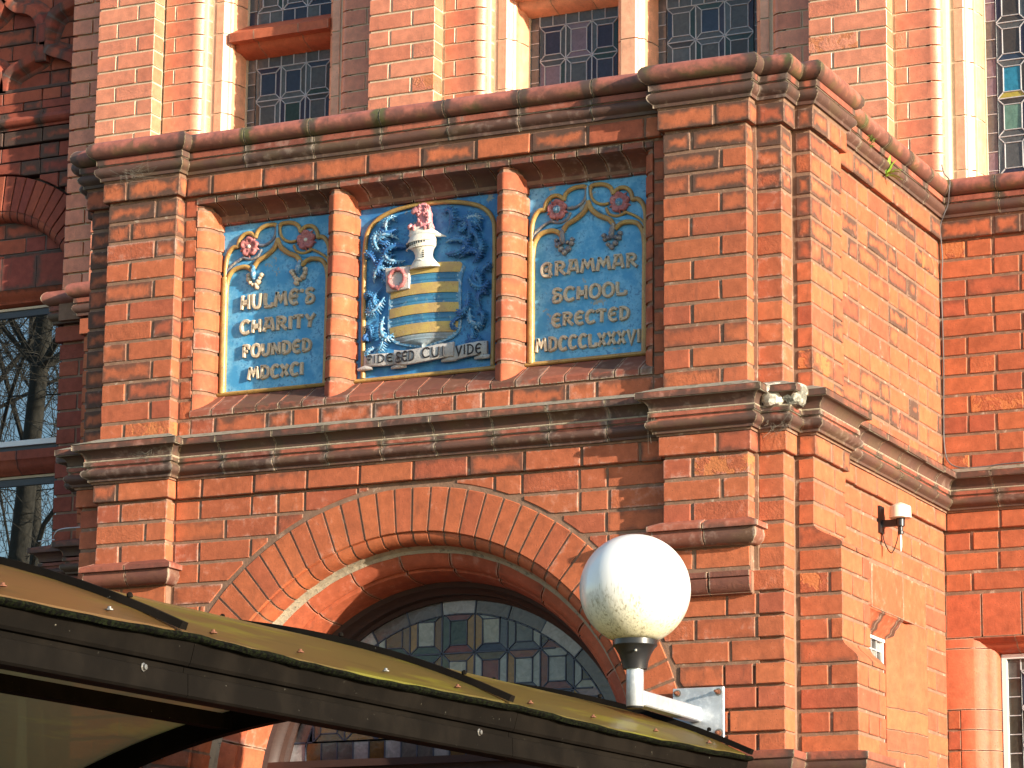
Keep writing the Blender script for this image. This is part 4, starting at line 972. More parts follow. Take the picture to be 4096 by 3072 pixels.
frun(KEY, 'brickwing', BX0, -8.425, BY-.012, 4.560, 4.632, 'SSSS', soot=.7, white=.1, j=.006)
for i in range(9): bayrow(4.555-.079*(i+1)+.003, 4.555-.079*i-.003, i, hole=(BCX, BCZ, BRO+.01))
for k in range(36):
    t0, t1 = R(5*k+.35), R(5*(k+1)-.35)
    if math.cos(t0)*BRO+BCX > -8.40 and False: continue
    poly = [(BCX+BRO*math.cos(t0), BCZ+BRO*math.sin(t0)), (BCX+BRO*math.cos(t1), BCZ+BRO*math.sin(t1)), (BCX+BRI*math.cos(t1), BCZ+BRI*math.sin(t1)), (BCX+BRI*math.cos(t0), BCZ+BRI*math.sin(t0))]
    if min(p[0] for p in poly) > -8.43: continue
    g = Geo(); prism(g, poly, BY, BY+.10, .002, bk(.1, .05)); make('arch_brick', g, 'brickwing', bay)
    pr = [(BRI, BY+.006), (BRI-.012, BY+.006), (BRI-.030, BY+.016), (BRI-.042, BY+.034), (BRI-.046, BY+.06), (BRI, BY+.10)]
    g = Geo(); loft(g, [[(BCX+r_*math.cos(t), y, BCZ+r_*math.sin(t)) for r_, y in pr] for t in (t0, (t0+t1)/2, t1)], bk(0, .1)); make('arch_moulding', g, 'brickwing', bay, smooth=40)
for i in range(6):
    z1 = 4.26-.079*i-.003; z0 = z1-.073
    for a, b_ in bond(BX0, -8.425, 'HSS' if i % 2 else 'SHS', .006):
        gg = Geo(); cbox(gg, a, b_, BY+.062, BY+.10, z0, z1, c=.002, b=bk(max(0, random.uniform(-.1, .6)), .2)); pool(KEY, gg, 'brickwing')
flush_pool('bay', bwall)
# ogee tracery ribs (shaped terracotta)
def rib(pts, parent, wid=.034, mirror=None):
    P = smoothpath([(x, 0, z) for x, z in pts], 5); n = len(P)
    def off(i, d):
        t = (P[min(i+1, n-1)]-P[max(i-1, 0)]).normalized(); return P[i]+Vector((-t.z, 0, t.x))*d
    cutn = max(1, n//7)
    for c in range(cutn):
        i0, i1 = c*(n-1)//cutn, (c+1)*(n-1)//cutn; rr = []
        for i in range(i0, i1+1):
            sec = [(-wid-.045, BY+.056), (-wid-.040, BY+.050), (-wid-.022, BY+.044), (-wid-.008, BY+.020), (-wid, BY+.004), (-wid+.006, BY), (wid*.35, BY), (wid*.4, BY+.008), (wid*.4, BY+.056)]
            rr.append([(off(i, d).x, y, off(i, d).z) for d, y in sec])
        g = Geo(); loft(g, rr, bk(.35, .05)); make('tracery_block', g, 'brickwing', parent, smooth=40)
NX, NZ = -8.672, 5.095
ogA = [(-8.896, 4.845), (-8.888, 4.915), (-8.855, 4.966), (-8.791, 4.995), (-8.722, 5.022), (-8.685, 5.050), (-8.672, 5.095)]
ogC = [(-8.672, 5.095), (-8.680, 5.135), (-8.697, 5.182), (-8.722, 5.227), (-8.767, 5.258), (-8.834, 5.275), (-8.879, 5.308), (-8.912, 5.345)]
mir = lambda L, cx: [(2*cx-x, z) for x, z in L]
for L in (ogA, ogC, mir(ogA, NX), mir(ogC, NX), mir(ogA, -8.904)[:], mir(ogC, -8.912)):
    rib([p for p in L][::-1] if L in () else L, bay) if max(p[0] for p in L) < -8.40 else rib([p for p in L if p[0] < -8.425], bay)
for z0, z1 in ((4.985, 5.075), (5.078, 5.185)):
    g = Geo(); prism(g, [(NX-.030, z0), (NX+.030, z0), (NX+.030, z1), (NX-.030, z1)], BY-.001, BY+.06, .006, bk(.3, .05)); make('tracery_block', g, 'brickwing', bay)
# lintel, head and frames of the big window
for a, b_ in ((-9.6, -9.2), (-9.198, -8.842), (-8.840, -8.638), (-8.636, -8.425)):
    g = Geo(); extr(g, [(BY, 3.825), (BY, 3.985), (BY+.12, 3.985), (BY+.12, 3.825)], 'x', a+.0012, b_-.0012, bk(.35, .1)); make('lintel_block', g, 'brickwing', bay)
g = Geo(); extr(g, [(BY+.001, 3.824), (BY+.012, 3.812), (BY+.020, 3.795), (BY+.040, 3.783), (BY+.048, 3.765), (BY+.080, 3.752), (BY+.20, 3.748), (BY+.2, 3.824)], 'x', -9.6, -8.425, bk(.3, .1)); make('window_head_moulding', g, 'brickwing', bay, smooth=40)
WY = BY+.085
def bigwin(zt, zb, cilltop):
    g = Geo(); box(g, -9.5, -8.425, WY-.02, WY+.03, zt-.012, zt)
    f = make('large_window', g, 'mortarup', bay)
    g = Geo(); box(g, -9.5, -8.425, WY-.012, WY+.03, zt-.045, zt-.013); box(g, -8.445, -8.425, WY-.012, WY+.03, zb, zt-.045); make('window_frame', g, 'darkpaint', f)
    g = Geo(); box(g, -9.5, -8.446, WY, WY+.006, zb, zt-.045); make('pane', g, 'mirror', f)
    return f
f1 = bigwin(3.748, 3.075, True)
g = Geo(); box(g, -9.5, -8.428, WY-.03, WY+.02, 3.052, 3.078); make('sill_bar', g, 'white', f1)
g = Geo(); box(g, -9.5, -8.428, WY-.015, WY+.02, 3.022, 3.052); make('lower_rail', g, 'darkpaint', f1)
for a, b_ in ((-9.6, -9.0), (-8.998, -8.705), (-8.703, -8.425)):
    g = Geo(); extr(g, [(BY+.1, 3.021), (BY-.002, 3.015), (BY-.002, 2.972), (BY+.004, 2.966), (BY+.012, 2.950), (BY+.018, 2.932), (BY+.040, 2.918), (BY+.052, 2.905), (BY+.2, 2.903), (BY+.2, 3.021)], 'x', a+.001, b_-.001, bk(.15, .1)); make('transom_block', g, 'brickwing', bay, smooth=40)
f2 = bigwin(2.903, 1.2, True)
g = Geo(); box(g, -8.905, -8.900, WY-.008, WY, 1.2, 2.86); make('glazing_seal', g, 'white', f2)
g = Geo(); box(g, -9.5, -8.43, WY+.1, WY+.12, 1.0, 3.8); make('dark_interior', g, 'felt', bay)
cable('pale_cable', [(-8.44, 12.33, 2.527), (-8.38, 12.33, 2.531), (-8.34, 12.32, 2.527), (-8.30, 12.25, 2.530), (-8.25, 12.22, 2.552), (-8.15, 12.22, 2.556), (-8.0, 12.22, 2.552)], 'whitecable', 'pale cable lying loosely on the shaded string course beside the left window')

# the wing goes on to the left, outside the picture, and below the big window
def coursed(name, c, m):
    B = NB(name); n = B.n.new('ShaderNodeTexBrick'); mp = B.n.new('ShaderNodeMapping'); mp.inputs['Rotation'].default_value = (R(90), 0, 0)
    ge = B.n.new('ShaderNodeNewGeometry'); B.link(ge.outputs['Position'], mp.inputs[0]); B.link(mp.outputs[0], n.inputs['Vector'])
    n.inputs['Color1'].default_value = c+(1,); n.inputs['Color2'].default_value = (c[0]*.8, c[1]*.75, c[2]*.8, 1); n.inputs['Mortar'].default_value = m+(1,)
    n.inputs['Scale'].default_value = 1; n.inputs['Mortar Size'].default_value = .006; n.inputs['Brick Width'].default_value = .235; n.inputs['Row Height'].default_value = .083
    return B.done(n.outputs['Color'], .85)
M['coursed'] = coursed('far_brickwork', (.40, .12, .05), (.3, .2, .14))
g = Geo(); box(g, -22, -9.62, BY+.02, 12.9, -1.6, 6.3); box(g, -9.619, -8.43, BY+.02, 12.88, -1.6, 1.16); make('far_wall', g, 'coursed', bay, kind='stuff')
# ================================================================ RELIEF PLAQUES
ZS = 1.0043; OX = -.026
def P2d(c, pts): return [(c+x+OX, z*ZS) for x, z in pts]
def ribbon(g, pts, hw, y0, h, b=None, closed=False, round_=False):
    """raised stroke on the plane y0 following 2-D points"""
    P = [Vector((p[0], p[1])) for p in pts]; n = len(P); sec = []
    for i in range(n):
        if closed: a, c = P[i-1], P[(i+1) % n]
        else: a, c = P[max(i-1, 0)], P[min(i+1, n-1)]
        d1 = (P[i]-a); d2 = (c-P[i])
        if d1.length < 1e-6: d1 = d2
        if d2.length < 1e-6: d2 = d1
        d1 = d1.normalized(); d2 = d2.normalized(); m = (d1+d2)
        if m.length < .3: m = d2.copy()
        m.normalize(); nn = Vector((-m.y, m.x)); k = 1/max(.5, abs(nn.dot(Vector((-d1.y, d1.x)))))
        w_ = (hw[i] if isinstance(hw, list) else hw)*k
        q = lambda s, y: (P[i].x+nn.x*w_*s, y, P[i].y+nn.y*w_*s)
        sec.append([q(1, y0+.001), q(.92, y0-h*.75), q(.6, y0-h), q(-.6, y0-h), q(-.92, y0-h*.75), q(-1, y0+.001)])
    if closed: sec.append(sec[0])
    loft(g, sec, b, caps=not closed)
GLY = {
 'H': (.72, [[(.10, 0), (.14, .98)], [(.60, 0), (.60, 1)], [(.12, .36), (.60, .40)], [(.12, .54), (.60, .58)]]),
 'U': (.70, [[(.06, 1), (.08, .35), (.20, .06), (.38, .04), (.54, .22), (.60, 1)]]),
 'L': (.66, [[(.12, 1), (.10, .5), (.16, .08)], [(.10, .07), (.58, .06), (.62, .30)]]),
 'M': (.92, [[(.04, 0), (.20, 1)], [(.16, .96), (.44, .42), (.72, .98)], [(.70, 1), (.84, 0)]]),
 'E': (.68, [[(.62, .86), (.46, .99), (.26, .94), (.12, .72), (.10, .45), (.17, .18), (.36, .02), (.62, .12)], [(.12, .52), (.54, .54)]]),
 "'": (.24, [[(.16, 1.02), (.08, .80)]]),
 'S': (.66, [[(.60, .84), (.44, .98), (.22, .95), (.14, .76), (.28, .60), (.50, .50), (.60, .32), (.54, .10), (.34, .01), (.10, .05)], [(.14, .05), (.16, .34), (.34, .52)]]),
 'C': (.70, [[(.64, .84), (.50, .98), (.30, .97), (.14, .78), (.08, .48), (.16, .18), (.34, .02), (.66, .14)]]),
 'A': (.78, [[(.05, 0), (.28, .97)], [(.12, .98), (.60, .97)], [(.54, .97), (.70, 0)], [(.14, .34), (.64, .34)]]),
 'R': (.74, [[(.12, 0), (.14, .98)], [(.04, .97), (.42, .98), (.58, .80), (.50, .58), (.14, .50)], [(.34, .52), (.50, .24), (.72, .02)]]),
 'I': (.26, [[(.13, 0), (.13, 1)]]),
 'T': (.70, [[(.04, .94), (.34, .98), (.66, .92)], [(.35, .96), (.34, 0)], [(.04, .98), (.08, .78)]]),
 'Y': (.70, [[(.06, .98), (.32, .52), (.64, 1.0)], [(.34, .54), (.28, 0)]]),
 'F': (.62, [[(.12, 0), (.12, .98)], [(.04, .96), (.36, .98), (.52, .84), (.48, .66)], [(.12, .48), (.42, .50)]]),
 'O': (.72, [[(.36, 1), (.56, .90), (.66, .66), (.66, .34), (.54, .10), (.36, 0), (.16, .10), (.07, .34), (.07, .66), (.18, .90), (.36, 1)]]),
 'N': (.74, [[(.08, 0), (.12, 1)], [(.10, .96), (.60, .04)], [(.60, 0), (.62, 1)]]),
 'D': (.72, [[(.12, 0), (.14, .98)], [(.03, .97), (.36, .97), (.60, .76), (.64, .46), (.50, .14), (.10, .02)]]),
 'X': (.68, [[(.06, .98), (.60, .02)], [(.60, .98), (.06, .02)]]),
 'G': (.80, [[(.64, .90), (.46, .98), (.26, .94), (.10, .70), (.10, .34), (.22, .08), (.44, .04), (.66, .02)], [(.64, .92), (.56, .45), (.68, .02)], [(.56, .55), (.36, .52), (.38, .34)]]),
 'V': (.70, [[(.06, 1), (.34, .02), (.62, .98)]]),
}
def text(s, x0, x1, z0, z1, y, h, parent, mat, hw=.0073, rise=None, name='letter'):
    tot = sum(GLY[c][0] for c in s)+.10*(len(s)-1); k = (x1-x0)/tot; x = x0
    for c in s:
        w_, st = GLY[c]; g = Geo(); bb = bk(0, .3); dz = rise(x+w_*k/2) if rise else 0; jz = random.uniform(-.0008, .0008)
        for line in st:
            P = smoothpath([(x+p[0]*k, 0, z0+p[1]*(z1-z0)+dz+jz) for p in line], 3) if len(line) > 2 and c not in 'MVYXN' else [Vector((x+p[0]*k, 0, z0+p[1]*(z1-z0)+dz+jz)) for p in line]
            ribbon(g, [(p.x, p.z) for p in P], hw, y, h, bb)
        o = make(name, g, mat, parent, smooth=50); x += (w_+.10)*k
def gold_tube(g, pts, r_=.009, y=PY-.008, b=None): tube(g, smoothpath([(x, y, z) for x, z in pts], 5), r_, 8, b or bk(0, .3))
def plaque_board(t, x0, x1, mat='blue'):
    g = Geo(); cbox(g, x0-.012, x1+.012, PY-.001, PY+.020, ZB-.01, ZT+.0, c=.002, tilt=0); make('board', g, mat, t)
    g = Geo(); cbox(g, x0-.010, x1+.010, PY-.020, PY, ZB-.006, ZB+.010, c=.005, b=bk(.6, .3)); make('lower_edge', g, 'gold', t)
def rose_flower(t, c, z, r_, centremat='ivory', cr=.010, label=None):
    root = Geo(); 
    rings = [[(c+.42*r_*math.cos(a), PY-.004-.010*k, z+.42*r_*math.sin(a)) for a in [2*math.pi*q/12 for q in range(12)]] for k in (0, 1)]
    loft(root, rings); ro = make('rose', root, 'rose', t, smooth=50)
    for k in range(5):
        a = R(90+72*k+random.uniform(-6, 6)); cx_, cz_ = c+.58*r_*math.cos(a), z+.58*r_*math.sin(a); g = Geo(); rr = []
        for h, s in ((0, 1.0), (.007, 1.02), (.014, .9), (.016, .55), (.011, .2)):
            rr.append([(cx_+s*r_*.46*(math.cos(q)*(1+.12*math.cos(3*q)))*1.0, PY-.003-h-.003*math.cos(q-a), cz_+s*r_*.46*(math.sin(q)*(1+.10*math.sin(4*q)))) for q in [2*math.pi*m/14 for m in range(14)]])
        loft(g, rr); make('petal', g, 'rose', ro, smooth=60)
    for k in range(5):
        a = R(126+72*k); cx_, cz_ = c+.98*r_*math.cos(a), z+.98*r_*math.sin(a); g = Geo()
        tube(g, [(c+.7*r_*math.cos(a), PY-.010, z+.7*r_*math.sin(a)), (cx_, PY-.007, cz_), (c+1.16*r_*math.cos(a), PY-.003, z+1.16*r_*math.sin(a))], [.006, .005, .001], 6); make('sepal', g, 'rose', ro, smooth=60)
    g = Geo(); rr = [[(c+cr*math.cos(R(e_))*math.cos(q), PY-.014-cr*.7*math.sin(R(e_)), z+cr*math.cos(R(e_))*math.sin(q)) for q in [2*math.pi*m/12 for m in range(12)]] for e_ in (0, 30, 55, 75, 88)]
    loft(g, rr); ce = make('rose_centre', g, centremat, ro, smooth=60)
    if cr > .012:
        g = Geo()
        for k in (-1, 0, 1):
            for s in (0, 1):
                L = [( (k*.55, q) if s else (q, k*.55)) for q in (-.75, -.4, 0, .4, .75)]
                tube(g, [(c+cr*a*.9, PY-.0142-cr*.7*math.sqrt(max(0, 1-a*a*.8-b_*b_*.8)), z+cr*b_*.9) for a, b_ in L], .0011, 5)
        make('rose_lattice', g, 'bluebar', ce)
def tracery(t, c, bigrose):
    C = c+.0; halves = []
    fr_ = [(-.209, ZB/ZS+.004), (-.211, 2.90), (-.212, 3.10), (-.212, 3.172)]
    fa = [(-.212, 3.165), (-.210, 3.235), (-.198, 3.273), (-.178, 3.293), (-.156, 3.293)]
    fb = [(-.158, 3.289), (-.150, 3.322), (-.128, 3.342), (-.100, 3.343), (-.076, 3.324)]
    fc = [(-.078, 3.322), (-.066, 3.350), (-.036, 3.366), (.006, 3.368), (.018, 3.358)]
    f2 = [(.018, 3.358), (.014, 3.325), (-.004, 3.300), (-.034, 3.288), (-.060, 3.290)]
    fd = [(-.048, 3.272), (-.062, 3.247), (-.095, 3.236), (-.134, 3.247)]
    og = [(.028, 3.308), (.012, 3.272), (-.023, 3.244), (-.062, 3.225), (-.081, 3.198)]
    lo_ = [(-.086, 3.186), (-.110, 3.204), (-.140, 3.208), (-.178, 3.197), (-.200, 3.161), (-.207, 3.10)]
    th = [(-.120, 3.252), (-.165, 3.230), (-.200, 3.203), (-.212, 3.170)]
    blue_og = [(.024, 3.330), (.000, 3.288), (-.040, 3.262), (-.085, 3.232), (-.150, 3.218), (-.205, 3.185)]
    for s in (1, -1):
        f = lambda L: [(C+(x-.026)*s, z*ZS) for x, z in L]
        x = lambda L: f(L)
        for nm, L, r_ in (('frame_rib', fr_, .0155), ('foil', fa, .0095), ('foil', fb, .0090), ('foil', fc, .0090), ('foil', f2, .0062), ('foil', fd, .0060), ('ogee_rib', og, .0105), ('foil', lo_, .0100), ('foil', th, .0055)):
            g = Geo(); gold_tube(g, x(L), r_); make(nm, g, 'gold' if not (nm == 'foil' and r_ < .007 and s == 1) else 'crocket', t, smooth=60)
        g = Geo(); ribbon(g, [(p.x, p.z) for p in smoothpath([(a, 0, b_) for a, b_ in x(blue_og)], 4)], .010, PY, .007); make('tracery_band', g, 'blue', t, smooth=50)
        rose_flower(t, C+s*(-.104-.026+.0), 3.288*ZS, .040, 'relief_light' if bigrose else 'ivory', .0165 if bigrose else .0085)
        # crocket leaf hanging from the cusp
        cx_, cz_ = C+s*(-.078-.026), 3.155*ZS; g = Geo()
        tube(g, [(cx_-s*.002, PY-.012, 3.206*ZS), (cx_, PY-.020, 3.185*ZS), (cx_+s*.002, PY-.022, 3.165*ZS), (cx_+s*.003, PY-.016, 3.150*ZS)], [.007, .010, .012, .006], 8); cr = make('crocket', g, 'relief_light' if not bigrose else 'crocket', t, smooth=60)
        pts = [(-.030, .012), (-.026, -.006), (-.010, -.024), (.006, -.038), (.022, -.026), (.036, -.006), (.040, .010), (-.012, -.002), (.020, .000)] if bigrose else [(-.026, .014), (-.026, -.002), (-.018, -.016), (-.004, -.026), (.010, -.026), (.020, -.016), (.028, -.002), (.036, .010), (.014, -.038)]
        for px, pz in pts:
            g = Geo(); r_ = random.uniform(.008, .012); X, Z = cx_+s*px*.95, cz_+pz
            rr = [[(X+s*r_*k1*math.cos(q)*(1+.15*math.cos(3*q)), PY-.004-h, Z+r_*k1*math.sin(q)) for q in [2*math.pi*m/8 for m in range(8)]] for h, k1 in ((0, 1), (.008, 1), (.014, .7), (.016, .2))]
            loft(g, rr); make('leaf_lobe', g, 'crocket' if bigrose else 'letter', cr, smooth=60)
    g = Geo(); gold_tube(g, [(C-.004, 3.366*ZS), (C-.004, 3.330*ZS), (C, 3.300*ZS)], .006); make('ogee_finial', g, 'blue', t, smooth=60)
CP = [-6.1695, -5.491, -4.8125]
pl = thing('left_relief_plaque', (CP[0], PY, ZB), "blue relief plaque reading HULME'S CHARITY FOUNDED MDCXCI under gilt tracery with small pink roses", 'plaque', 'relief plaques in the porch wall')
plaque_board(pl, -6.42, -5.919); tracery(pl, CP[0], False)
for s, x0, x1, z0, z1 in (("HULME'S", -.164, .172, 3.032, 3.090), ('CHARITY', -.164, .180, 2.933, 2.985), ('FOUNDED', -.148, .163, 2.836, 2.884), ('MDCXCI', -.120, .130, 2.744, 2.793)):
    text(s, CP[0]+x0, CP[0]+x1, z0*ZS, z1*ZS, PY, .013, pl, 'letter')
pr = thing('right_relief_plaque', (CP[2], PY, ZB), 'blue relief plaque reading GRAMMAR SCHOOL ERECTED MDCCCLXXXVI under gilt tracery, roses with lattice centres', 'plaque', 'relief plaques in the porch wall')
plaque_board(pr, -5.063, -4.562); tracery(pr, CP[2], True)
for s, x0, x1, z0, z1 in (('GRAMMAR', -.198, .203, 3.031, 3.083), ('SCHOOL', -.152, .157, 2.928, 2.979), ('ERECTED', -.151, .171, 2.832, 2.880), ('MDCCCLXXXVI', -.216, .216, 2.739, 2.790)):
    text(s, CP[2]+x0, CP[2]+x1, z0*ZS, z1*ZS, PY, .013, pr, 'letter', hw=.0065)
# ---- coat of arms
pc = thing('coat_of_arms_plaque', (CP[1], PY, ZB), 'blue relief plaque with striped shield, white helmet, pink crest, curling leaves and a motto scroll', 'plaque', 'relief plaques in the porch wall')
plaque_board(pc, -5.799, -5.183, 'bluedeep'); cc = CP[1]-.026
g = Geo(); gold_tube(g, [(cc-.254, ZB+.012), (cc-.257, 2.95*ZS), (cc-.258, 3.15*ZS), (cc-.257, 3.215*ZS), (cc-.247, 3.285*ZS), (cc-.207, 3.333*ZS), (cc-.145, 3.360*ZS), (cc-.061, 3.374*ZS), (cc+.026, 3.376*ZS), (cc+.113, 3.372*ZS), (cc+.197, 3.356*ZS), (cc+.26, 3.330*ZS), (cc+.299, 3.285*ZS), (cc+.309, 3.215*ZS), (cc+.309, 2.95*ZS), (cc+.307, ZB+.012)], .0095)
make('arched_frame', g, 'gold', pc, smooth=60)
def halfw(z):
    T = [(2.797, .0), (2.806, .008), (2.815, .022), (2.820, .060), (2.828, .100), (2.842, .128), (2.862, .146), (2.90, .151), (2.96, .150), (3.02, .147), (3.06, .149), (3.09, .154), (3.11, .162), (3.118, .164), (3.128, .152)]
    for (a, b_), (c, d) in zip(T[:-1], T[1:]):
        if a <= z <= c: return b_+(d-b_)*(z-a)/(c-a)
    return T[-1][1]
scx = cc+.0115
def shield_band(z0, z1, mat, name, lift=0, grow=0, lines=0):
    nz = max(2, int((z1-z0)/.006)+1); nu = 14; g = Geo(); grid = []
    for i in range(nz+1):
        z = z0+(z1-z0)*i/nz; hwid = halfw(min(max(z, 2.797), 3.128))+grow; row = []
        for k in range(nu+1):
            u = -1+2*k/nu; bow = .010*(1-u*u)*-1*.6+.004*u
            row.append((scx+u*hwid, PY-.012-.015*(1-abs(u)**2.2)-lift-(.0016*math.sin(i*2.4) if lines else 0), (z+.010*(u*u)*-.55+.004)*ZS))
        grid.append(row)
    b = bk(0, .3)
    for i in range(nz):
        for k in range(nu): g.face([grid[i][k], grid[i][k+1], grid[i+1][k+1], grid[i+1][k]], [(.5, .5)]*4, (1, 1), b)
    bl = [[(p[0], PY+.001, p[2]) for p in r_] for r_ in grid]
    for k in range(nu):
        g.face([grid[0][k+1], grid[0][k], bl[0][k], bl[0][k+1]], [(.5, .5)]*4, (1, 1), b); g.face([grid[-1][k], grid[-1][k+1], bl[-1][k+1], bl[-1][k]], [(.5, .5)]*4, (1, 1), b)
    for i in range(nz):
        g.face([grid[i][0], grid[i+1][0], bl[i+1][0], bl[i][0]], [(.5, .5)]*4, (1, 1), b); g.face([grid[i+1][nu], grid[i][nu], bl[i][nu], bl[i+1][nu]], [(.5, .5)]*4, (1, 1), b)
    return make(name, g, mat, parent=shield, smooth=45) if shield else g
shield = None
g = Geo(); poly = []
zsn = [2.794]+[2.797+.331*k/26 for k in range(27)]
L = [(scx-halfw(z)-.009 if z > 2.80 else scx, (z-.003-.0055)*ZS) for z in zsn]; Rr = [(scx+halfw(z)+.009 if z > 2.80 else scx, (z-.003-.0055)*ZS) for z in zsn[1:]][::-1]
rr = [[(x, PY+.001, z) for x, z in L+Rr], [(x, PY-.012, z) for x, z in L+Rr], [(scx+(x-scx)*.985, PY-.0135, 2.96*ZS+(z-2.96*ZS)*.985) for x, z in L+Rr]]
loft(g, rr, bk(0, .2)); shield = make('shield', g, 'relief_light', pc)
bands = [(2.797, 2.852, 'greybar'), (2.852, 2.893, 'goldbar'), (2.893, 2.930, 'bluebar'), (2.930, 2.968, 'goldbar'), (2.968, 3.008, 'bluebar'), (3.008, 3.050, 'goldbar'), (3.050, 3.088, 'bluebar'), (3.088, 3.128, 'goldbar')]
for z0, z1, m in bands: shield_band(z0, z1, m, 'shield_bar', .003 if m == 'goldbar' else 0, 0, lines=(m != 'goldbar'))
g = Geo(); prism(g, [(cc-.146, 3.032*ZS), (cc-.044, 3.036*ZS), (cc-.044, 3.126*ZS), (cc-.152, 3.128*ZS)], PY-.036, PY-.010, .003); can = make('canton', g, 'scroll', shield)
g = Geo()
wp = [(cc-.096+.034*math.cos(2*math.pi*k/22), PY-.041, 3.079*ZS+.037*math.sin(2*math.pi*k/22)) for k in range(23)]
tube(g, wp, [.0082+.003*math.sin(k*2.7) for k in range(23)], 8); make('wreath', g, 'rose', shield, smooth=60)
# helmet, cap and crest
def blob(name, secs, mat, parent, n=20, wob=.0, y0=PY-.028, flat=.7, smooth=60):
    g = Geo(); rr = []
    for z, cx_, rx, ry in secs: rr.append([(cx_+rx*math.cos(q)*(1+random.uniform(-wob, wob)), y0+ry*math.sin(q)*(1+random.uniform(-wob, wob)), z*ZS+random.uniform(-wob, wob)*.02) for q in [2*math.pi*m/n for m in range(n)]])
    loft(g, rr, bk(0, .2)); return make(name, g, mat, parent, smooth=smooth)
helm = blob('helmet', [(3.112, cc+.020, .066, .026), (3.122, cc+.018, .062, .028), (3.135, cc+.018, .050, .026), (3.150, cc+.016, .038, .026), (3.165, cc+.014, .036, .028), (3.182, cc+.012, .042, .032), (3.195, cc+.006, .056, .036), (3.208, cc+.004, .062, .037), (3.222, cc+.006, .060, .036), (3.236, cc+.008, .056, .032), (3.248, cc+.010, .050, .028)], 'ivory', pc)
g = Geo()
for k in range(9):
    x = cc-.052+.0105*k; zb = 3.196+.0016*k; yb = PY-.028-.036*math.sqrt(max(0, 1-((x-cc-.004)/.064)**2))
    box(g, x-.0022, x+.0022, yb-.0022, yb+.004, (zb)*ZS, (zb+.012)*ZS)
make('visor_slots', g, 'ink', helm)
for z0_, lab in ((3.190, 0), (3.214, 1)):
    g = Geo(); tube(g, [(cc+.004+.0635*math.cos(R(a)), PY-.028-.0385*math.sin(R(-a)) if False else PY-.028+.0385*math.sin(R(a)), (z0_+.004*math.cos(R(a))+.002)*ZS) for a in range(178, 362, 8)], .0022, 6); make('visor_rim', g, 'ivory', helm, smooth=60)
g = Geo()
for k in range(4): box(g, cc+.022, cc+.028, PY-.0575, PY-.050, (3.150+.008*k)*ZS, (3.154+.008*k)*ZS)
make('throat_slots', g, 'ink', helm)
g = Geo(); rr = []
for k in range(13):
    t = k/12; x = cc-.046+.136*t; zz_ = 3.118+.020*math.sin(t*5.2)+.012*t; rr.append([(x, PY-.020-.034*math.sin(math.pi*min(1, t*1.05+.05))-.002, zz_*ZS), (x+.002, PY-.016-.036*math.sin(math.pi*min(1, t*1.05+.05)), (zz_+.012)*ZS), (x+.003, PY-.006, (zz_+.016)*ZS), (x, PY-.004, (zz_-.002)*ZS)])
loft(g, rr); make('gorget', g, 'ivory', helm, smooth=50)
cap = blob('cap_of_maintenance', [(3.240, cc+.008, .056, .028), (3.247, cc+.012, .066, .030), (3.252, cc+.012, .062, .030), (3.262, cc+.004, .054, .027), (3.274, cc+.000, .050, .024), (3.280, cc+.002, .040, .018)], 'ivory', pc)
g = Geo(); tube(g, [(cc+.05, PY-.034, 3.246*ZS), (cc+.080, PY-.030, 3.238*ZS), (cc+.108, PY-.022, 3.231*ZS)], [.010, .008, .001], 8, flat=.5); make('cap_brim', g, 'ivory', cap, smooth=60)
lion = blob('lion_crest', [(3.268, cc+.006, .052, .024), (3.278, cc+.008, .046, .026), (3.290, cc+.012, .036, .024), (3.302, cc+.016, .032, .023), (3.314, cc+.016, .032, .024), (3.328, cc+.012, .034, .026), (3.342, cc+.008, .034, .027), (3.354, cc+.008, .031, .025), (3.364, cc+.008, .023, .019), (3.372, cc+.008, .010, .009)], 'lion', pc, wob=.10, n=16)
g = Geo(); tube(g, [(cc-.006, PY-.050, 3.346*ZS), (cc-.018, PY-.054, 3.338*ZS), (cc-.027, PY-.050, 3.330*ZS)], [.014, .012, .007], 8); make('muzzle', g, 'lion', lion, smooth=60)
for k in range(16):
    a = random.uniform(-.2, 1.2); z = 3.285+.08*random.random(); x = cc+.012+random.uniform(-.02, .032); g = Geo(); tube(g, [(x, PY-.052, z*ZS), (x+.004, PY-.056, (z-.008)*ZS), (x+.002, PY-.050, (z-.017)*ZS)], [.004, .006, .001], 6); make('mane_lock', g, 'lion', lion, smooth=60)
for q in ((-.034, 3.272), (-.016, 3.267), (.034, 3.264), (.052, 3.268)):
    g = Geo(); tube(g, [(cc+q[0], PY-.046, (q[1]+.016)*ZS), (cc+q[0]-.003, PY-.054, (q[1]+.004)*ZS), (cc+q[0]-.006, PY-.050, (q[1]-.005)*ZS)], [.006, .010, .006], 7); make('paw', g, 'lion', lion, smooth=60)
